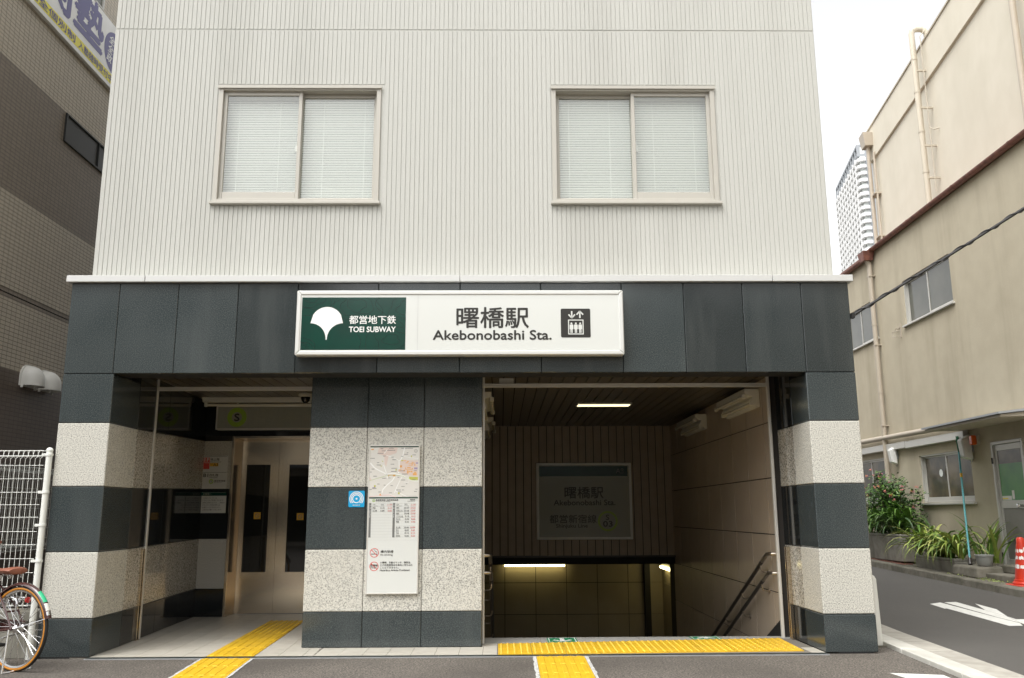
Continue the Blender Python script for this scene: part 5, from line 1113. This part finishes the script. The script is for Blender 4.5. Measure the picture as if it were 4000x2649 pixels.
for z in (7.6, 8.35, 9.1, 10.0, 10.9): q.box(-.20, .06, 9.70, 9.74, z, z + .04)
q.build('conduit', 'cream_trim', t)
q = UB(); q.tube([(-.10, 14.17, 6.9), (-.10, 14.17, 11.1)], .055, 12); q.tube([(-.04, 13.88, 6.9), (-.04, 13.88, 10.8)], .03, 10)
for z in (8.4, 9.6): q.box(-.12, .06, 13.85, 14.25, z, z + .03)
q.hexa([(-.22, 14.0, 11.05), (.05, 14.0, 11.05), (.05, 13.97, 11.42), (-.27, 13.97, 11.42)], [(-.22, 14.36, 11.05), (.05, 14.36, 11.05), (.05, 14.39, 11.42), (-.27, 14.39, 11.42)]); q.build('hopper_pipe', 'pipe_beige', t)
q = UB(); q.tube([(-.10, 5.33, 6.9), (-.10, 5.33, 12)], .06, 12); q.cyl((-.10, 5.33, 9.95), (-.10, 5.33, 10.02), .068, n=12); q.build('downpipe', 'pipe_beige', t, smooth=True)
# steps, block, pot, planters, broom, cone
t = thing('door_steps', 'two worn concrete steps in front of the grey door', 'steps', (11.9, 5.2, .1))
q = MB(); q.box(11.50, 12.16, 4.1, 5.95, .09, .285); q.build('lower_step', 'dark_concrete', t, bevel=.018, segs=2)
q = MB(); q.box(11.78, 12.17, 4.1, 5.80, .286, .40); q.build('upper_step', 'dark_concrete', t, bevel=.015, segs=2)
q = MB(); q.hexa([(11.36, 5.62, .19), (11.34, 6.36, .21), (11.36, 6.33, .375), (11.38, 5.64, .37)], [(11.80, 5.60, .19), (11.80, 6.38, .21), (11.79, 6.34, .385), (11.79, 5.64, .38)])
tag(q.build('stone_block', 'dark_concrete', bevel=.03, segs=2), 'rough grey stone block on the kerb carrying the small pot', 'stone block')
q = MB(); q.lathe([(0, 0), (.095, 0), (.105, .01), (.128, .145), (.14, .147), (.142, .168), (.125, .168), (.118, .13), (0, .13)], (11.60, 5.80, .382), 24)
tag(q.build('flower_pot', 'pot_grey', smooth=True), 'small grey plant pot standing on the stone block beside the steps', 'plant pot')
def planter(name, label, x0, x1, y0, y1, z0, z1):
    t = thing(name, label, 'planter', ((x0 + x1) / 2, (y0 + y1) / 2, z0), 0, 'concrete planters')
    q = MB(); w_ = .055; tp = .03
    def wall(a, b, c, d): q.box(a, b, c, d, z0, z1)
    q.hexa([(x0 + tp, y0 + tp, z0), (x1 - tp, y0 + tp, z0), (x1 - tp, y1 - tp, z0), (x0 + tp, y1 - tp, z0)], [(x0, y0, z1 - .05), (x1, y0, z1 - .05), (x1, y1, z1 - .05), (x0, y1, z1 - .05)])
    for r in ((x0, x1, y0, y0 + w_), (x0, x1, y1 - w_, y1), (x0, x0 + w_, y0 + w_, y1 - w_), (x1 - w_, x1, y0 + w_, y1 - w_)): q.box(*r, z1 - .049, z1)
    q.build('box', 'concrete', t, bevel=.012); q = MB(); q.box(x0 + w_, x1 - w_, y0 + w_, y1 - w_, z1 - .048, z1 - .02); q.build('soil', 'soil', t); return t
planter('planter', 'large stained concrete planter on red bricks under the pink-flowered shrub', 11.46, 12.20, 8.36, 10.5, .30, .80)
planter('planter', 'small concrete planter on the kerb under the arching strap-leaved plant', 11.50, 11.86, 6.52, 7.95, .205, .455)
q = MB()
for i in range(11): q.box(11.42, 11.63, 8.26 + i * .215, 8.26 + i * .215 + .208, .165 + .005 * i, .275 + .005 * i)
tag(q.build('brick_row', 'brick_red', bevel=.006), 'row of red bricks under the large concrete planter', 'bricks')
t = thing('broom', 'teal-handled broom with dark green head leaning upside down on the beige wall', 'broom', (11.52, 6.08, .38))
P0, P1 = Vector((11.52, 6.08, .385)), Vector((12.13, 7.22, 2.52))
q = MB(); q.tube([P0 + (P1 - P0) * .03, P0 + (P1 - P0) * .86], .0155, 10); q.build('pole', 'pole_teal', t, smooth=True)
q = MB(); q.tube([P0 + (P1 - P0) * .655, P0 + (P1 - P0) * .685], .022, 10); q.build('collar', 'amber', t, smooth=True)
q = MB(); q.tube([P0, P0 + (P1 - P0) * .045], [.034, .026], 10); q.build('foot', 'rail_dark', t, smooth=True)
q = MB(); 
for k in range(60):
    a = P0 + (P1 - P0) * .855; o = Vector((random.uniform(-.012, .012), random.uniform(-.028, .028), 0)); q.tube([a + o * .4, P0 + (P1 - P0) * random.uniform(.96, 1.0) + o * 1.3], .004, 4)
q.build('head', 'broom_green', t)
t = thing('traffic_cone', 'red traffic cone with worn white patches standing on the kerb at the right edge', 'traffic cone', (11.53, 4.74, .155))
cx, cy, cz = 11.57, 4.74, .155
q = MB(); q.prism([(cx - .20 + .05, cy - .20, cz), (cx + .15, cy - .20, cz), (cx + .20, cy - .15, cz), (cx + .20, cy + .15, cz), (cx + .15, cy + .20, cz), (cx - .15, cy + .20, cz), (cx - .20, cy + .15, cz), (cx - .20, cy - .15, cz)], (0, 0, .03)); q.build('base', 'cone_red', t, bevel=.006)
q = MB(); q.lathe([(.155, .03), (.16, .045), (.15, .065), (.138, .07), (.136, .095), (.122, .10), (.12, .13), (.055, .62), (.05, .665), (.038, .685), (.018, .69), (.018, .68)], (cx, cy, cz), 32); cn = q.build('cone', 'cone_red', t, smooth=True)
q = MB(); rnd = random.Random(21)
for zb in (.26, .375, .485):
    a = -20.0
    while a < 340:
        w_ = rnd.uniform(14, 42); h_ = rnd.uniform(.035, .065); zo = zb + rnd.uniform(-.01, .01); n = 6; vs = []
        for i in range(n + 1):
            an = R(a + w_ * i / n); jag = rnd.uniform(-.008, .008)
            for z in (zo + (jag if 0 < i < n else 0), zo + h_ + (jag if 0 < i < n else -.008)):
                rr = .12 - (.065 / .49) * (z - .13) + .0012; vs.append((cx + rr * math.cos(an), cy + rr * math.sin(an), cz + z))
        q.add(vs, [(2 * i, 2 * i + 2, 2 * i + 3, 2 * i + 1) for i in range(n)]); a += w_ + rnd.uniform(3, 16)
q.build('white_patches', 'white_paint', cn)
# overhead cable tied to the station corner
q = MB(); a0_, b0_ = Vector((7.41, -.01, 3.045)), Vector((17.0, -1.82, 9.35)); pts = []
for i in range(80): u_ = i / 79; p = a0_.lerp(b0_, u_); p.z -= .55 * u_ * (1 - u_); pts.append(p)
q.tube(pts, .013, 8)
hp = []; 
for i in range(480): u_ = i / 479; p = a0_.lerp(b0_, u_); p.z -= .55 * u_ * (1 - u_); w_ = u_ * 260; hp.append(p + Vector((0, math.cos(w_) * .020, math.sin(w_) * .020)))
q.tube(hp, .007, 5); q.box(7.40, 7.43, -.03, .02, 3.02, 3.07)
tag(q.build('overhead_cable', 'cable_black', smooth=True), 'black twisted overhead cable running up right from the station corner', 'cable')
# ------------------------------------------------------------------ plants
def leafblade(mb, base, az, L, w, up, droop, n=7, twist=0.0):
    d = Vector((math.cos(az), math.sin(az), 0)); sdv = Vector((-d.y, d.x, 0)); p = Vector(base); el = up; vs = []
    for i in range(n + 1):
        u_ = i / n; ww = w * (math.sin(math.pi * min(1, .12 + .88 * u_)) ** .6 if u_ < 1 else 0.02) * (1 if u_ < .55 else (1 - (u_ - .55) / .46))
        nz = Vector((0, 0, 1)) * math.cos(el) - d * math.sin(el)
        vs += [p - sdv * ww / 2 + nz * ww * .22, p, p + sdv * ww / 2 + nz * ww * .22]
        p = p + (d * math.cos(el) + Vector((0, 0, 1)) * math.sin(el)) * (L / n); el -= droop / n * (.4 + 1.2 * u_)
    mb.add(vs, [f for i in range(n) for f in ((3 * i, 3 * i + 1, 3 * i + 4, 3 * i + 3), (3 * i + 1, 3 * i + 2, 3 * i + 5, 3 * i + 4))])
def leaf(mb, p, az, el, L, w):
    d = Vector((math.cos(az) * math.cos(el), math.sin(az) * math.cos(el), math.sin(el))); s_ = Vector((-math.sin(az), math.cos(az), 0)); nn = s_.cross(d)
    a = Vector(p); m1 = a + d * L * .45 + nn * (-.08 * L); e = a + d * L - nn * L * .12
    mb.add([a, a + d * L * .42 - s_ * w / 2 + nn * .10 * L, m1, a + d * L * .42 + s_ * w / 2 + nn * .10 * L, e, a + d * L * .78 - s_ * w * .3 + nn * .02 * L, a + d * L * .78 + s_ * w * .3 + nn * .02 * L],
           [(0, 2, 1), (0, 3, 2), (1, 2, 4, 5), (2, 3, 6, 4)])
rnd = random.Random(31)
t = thing('flowering_shrub', 'dark-leaved shrub with pink and yellow flowers in the large concrete planter', 'shrub', (11.85, 9.2, .78))
st = MB(); la = MB(); lb = MB(); fp = MB(); fy = MB()
tips = []
for k in range(46):
    bx, by = rnd.uniform(11.72, 12.12), rnd.uniform(8.75, 10.4); H = rnd.uniform(.5, 1.0) + .28 * (by - 8.4) / 1.2
    if k < 5: H += .25
    ax, ay_ = rnd.uniform(-.30, .12), rnd.uniform(-.42, .25)
    pts = [Vector((bx, by, .76))]
    for j in range(1, 6): u_ = j / 5; pts.append(Vector((bx + ax * u_ ** 1.4, by + ay_ * u_ ** 1.4, .76 + H * (u_ - .12 * u_ * u_))) + Vector((rnd.uniform(-.02, .02), rnd.uniform(-.02, .02), 0)))
    st.tube(pts, [.009, .008, .007, .006, .005, .003], 5)
    for j in range(75):
        u_ = rnd.uniform(.18, 1.02); i = min(4, int(u_ * 5)); p = pts[i].lerp(pts[i + 1], min(1, u_ * 5 - i)) + Vector((rnd.gauss(0, .055), rnd.gauss(0, .065), rnd.gauss(0, .045)))
        leaf(la if rnd.random() < .62 else lb, p, rnd.uniform(0, 6.283), rnd.uniform(-.5, .7), rnd.uniform(.055, .10), rnd.uniform(.035, .06))
    tips.append(pts[-1])
for p in tips:
    if rnd.random() < .5:
        for _ in range(rnd.randint(1, 2)):
            c = p + Vector((rnd.uniform(-.16, .02), rnd.uniform(-.10, .08), rnd.uniform(-.10, .04)))
            for j in range(12):
                o = Vector((rnd.gauss(0, .015), rnd.gauss(0, .015), rnd.gauss(0, .011))); (fy if o.length < .014 else fp).ball(c + o, .0085, n=5, m=3)
st.build('stems', 'stem_brown', t); la.build('dark_leaves', 'leaf_dark', t); lb.build('green_leaves', 'leaf_mid', t); fp.build('pink_flowers', 'flower_pink', t); fy.build('yellow_flowers', 'flower_yellow', t)
t = thing('strap_leaf_plant', 'bright green strap-leaved plant spilling over the front of the large planter', 'plant', (11.6, 8.9, .78))
a = MB(); b = MB()
for k in range(150):
    bx, by = rnd.uniform(11.48, 11.85), rnd.uniform(8.38, 10.2); az = rnd.uniform(math.pi * .70, math.pi * 1.65)
    leafblade(a if rnd.random() < .75 else b, (bx, by, .76 + rnd.uniform(0, .18)), az, rnd.uniform(.6, 1.05), rnd.uniform(.038, .066), rnd.uniform(.6, 1.4), rnd.uniform(2.0, 3.4), 8)
for k in range(150):
    p = (rnd.uniform(11.46, 11.8), rnd.uniform(8.36, 9.4), rnd.uniform(.80, 1.02)); leaf(b, p, rnd.uniform(0, 6.28), rnd.uniform(-.4, .5), rnd.uniform(.05, .10), .03)
a.build('blades', 'leaf_mid', t); b.build('dark_blades', 'leaf_dark', t)
t = thing('strap_leaf_plant', 'arching pale-striped strap-leaved plant hanging over the small planter to the kerb', 'plant', (11.66, 7.2, .44))
a = MB(); b = MB(); c = MB()
for k in range(11):      # separate clumps, each a fan of arching leaves
    cyk = 6.55 + k * .132 + rnd.uniform(-.03, .03); cxk = rnd.uniform(11.58, 11.76)
    for j in range(13):
        az = rnd.uniform(math.pi * .72, math.pi * 1.68) if j < 10 else rnd.uniform(0, 6.28); L = rnd.uniform(.65, 1.15)
        leafblade((a, a, c, b)[rnd.randint(0, 3)], (cxk + rnd.uniform(-.02, .02), cyk + rnd.uniform(-.02, .02), .42), az, L, rnd.uniform(.038, .062), rnd.uniform(.75, 1.4), rnd.uniform(2.3, 3.6), 9)
for k in range(22):
    by = rnd.uniform(5.95, 6.6); bx = rnd.uniform(11.85, 12.05); leafblade((a, b)[k % 2], (bx, by, .40), rnd.uniform(0, 6.28), rnd.uniform(.55, 1.05), rnd.uniform(.045, .07), rnd.uniform(1.1, 1.5), rnd.uniform(.9, 2.4), 9)
a.build('lime_blades', 'leaf_lime', t); b.build('green_blades', 'leaf_mid', t); c.build('pale_blades', 'leaf_pale', t)
q = MB(); rw = random.Random(9)
for k in range(90):
    x, y = rw.uniform(11.26, 11.50), rw.uniform(4.85, 6.4); leaf(q, (x, y, alz(y) + .10 + rw.uniform(0, .015)), rw.uniform(0, 6.28), rw.uniform(.2, .9), rw.uniform(.015, .035), .016)
o = q.build('weeds', 'leaf_lime'); o['kind'] = 'stuff'; o['label'] = 'small weeds growing in the joint between kerb and steps'; o['category'] = 'weeds'
# ------------------------------------------------------------------ distant tower
t = thing('tower_block', 'distant white high-rise with a grid of balconies and grey corner, seen between the buildings', 'building', (165, 360, 0))
X0, Y0 = 137.6, 322.0; DV = Vector((.209, 1, 0)).normalized(); NV = Vector((-DV.y, DV.x, 0)); ZT = 149.5; FH = 2.92; BW = 5.35; NB = 9
# end face towards the street at Y0, long face running back along DV
O = Vector((150.6, Y0, 0)); EX = Vector((1, -.209, 0)).normalized()
def TP(u, w, z): p = O + DV * u - NV * w; return (p.x, p.y, z)
q = MB(TP); q.box(.0, 50, .6, 18, 0, ZT - 1.5); q.build('walls', 'tower_glass', t)
q = MB(TP)
for k in range(48):
    z = ZT - 8.2 - k * FH
    if z < 0: break
    q.box(3.0, 49.5, -.9, .6, z, z + 1.25)
for i in range(NB + 1): q.box(3.0 + i * 5.16 - .35, 3.0 + i * 5.16 + .35, -1.0, .62, 0, ZT - 6)
q.build('balconies', 'tower_white', t)
q = MB(TP)
for k in range(48):
    z = ZT - 8.2 - k * FH
    if z < 0: break
    q.prism([TPp for TPp in ((2.9, -.9, z), (-.8, -.6, z), (-1.6, .6, z), (-1.6, 2.6, z), (.1, 2.6, z), (.1, .1, z), (2.9, .1, z))], (0, 0, 1.3))
q.build('corner_balconies', 'tower_white', t)
q = MB(TP); q.box(-.15, .0, 2.6, 6.2, 0, ZT - 1.0); q.box(-.1, 50, -.4, 18.4, ZT - 5.6, ZT - 4.6); q.box(-.1, 50, -.4, 18.4, ZT - 1.5, ZT - .6)
for i in range(12): q.box(-.1 + i * 4.5, .5 + i * 4.5, -.4, .2, ZT - 4.6, ZT - 1.5)
for w_ in (0.2, 2.6, 6.2, 10, 14): q.box(-.1, .2, w_, w_ + .6, ZT - 4.6, ZT - 1.5)
q.build('grey_trim', 'tower_grey', t)
q = MB(TP); q.box(-.12, .0, 6.21, 18, 0, ZT - 6); q.build('end_wall', 'tower_white', t)

# ------------------------------------------------------------------ the other side of the street, behind the camera (unseen, added for reflections in the polished stone and steel and for bounced light)
brick_mat('street_tile', (0.52, 0.48, 0.41), (0.48, 0.44, 0.375), (0.30, 0.27, 0.23), 0.2, 0.06, axes='XZ')
mat('street_render', (0.66, 0.65, 0.61), 0.8, var=(0.60, 0.59, 0.55), vscale=1.5)
for lab, x0, x1, H, m_, nb in (('unseen brown tiled office building across the street, added for reflections', -14, -2, 9.5, 'street_tile', 4), ('unseen grey rendered apartment building across the street, added for reflections', -1.4, 7.5, 8.0, 'street_render', 3), ('unseen brown tiled shop building across the street with wide ground-floor windows, added for reflections', 8.2, 20, 8.9, 'street_tile', 4)):
    t = thing('unseen_street_building', lab, 'building', ((x0 + x1) / 2, -20, 0), 0, 'unseen buildings added across the street')
    q = MB(); bw_ = (x1 - x0) / nb; hs_ = [(x0 + i * bw_ + .5, x0 + (i + 1) * bw_ - .5, 3.9 + 3.1 * k, 5.5 + 3.1 * k) for i in range(nb) for k in range(int((H - 2.4) / 3.1))] + [(x0 + i * bw_ + .3, x0 + (i + 1) * bw_ - .3, .15, 2.7) for i in range(nb)]
    holes(x0, x1, 0, H, hs_, lambda a, b, c, d: q.box(a, b, -20.2, -20, c, d)); q.box(x0, x1, -28, -20.5, 0, H); q.build('wall', m_, t)
    q = MB(); q.box(x0, x1, -20.35, -20.15, 2.95, 3.25); q.box(x0 - .1, x1 + .1, -20.2, -19.2, 3.0, 3.15); q.build('awning', 'tower_grey', t)
    for h_ in hs_:
        q = MB(); q.box(h_[0], h_[1], -20.16, -20.14, h_[2], h_[3]); w = q.build('window', 'glass_dark', t)
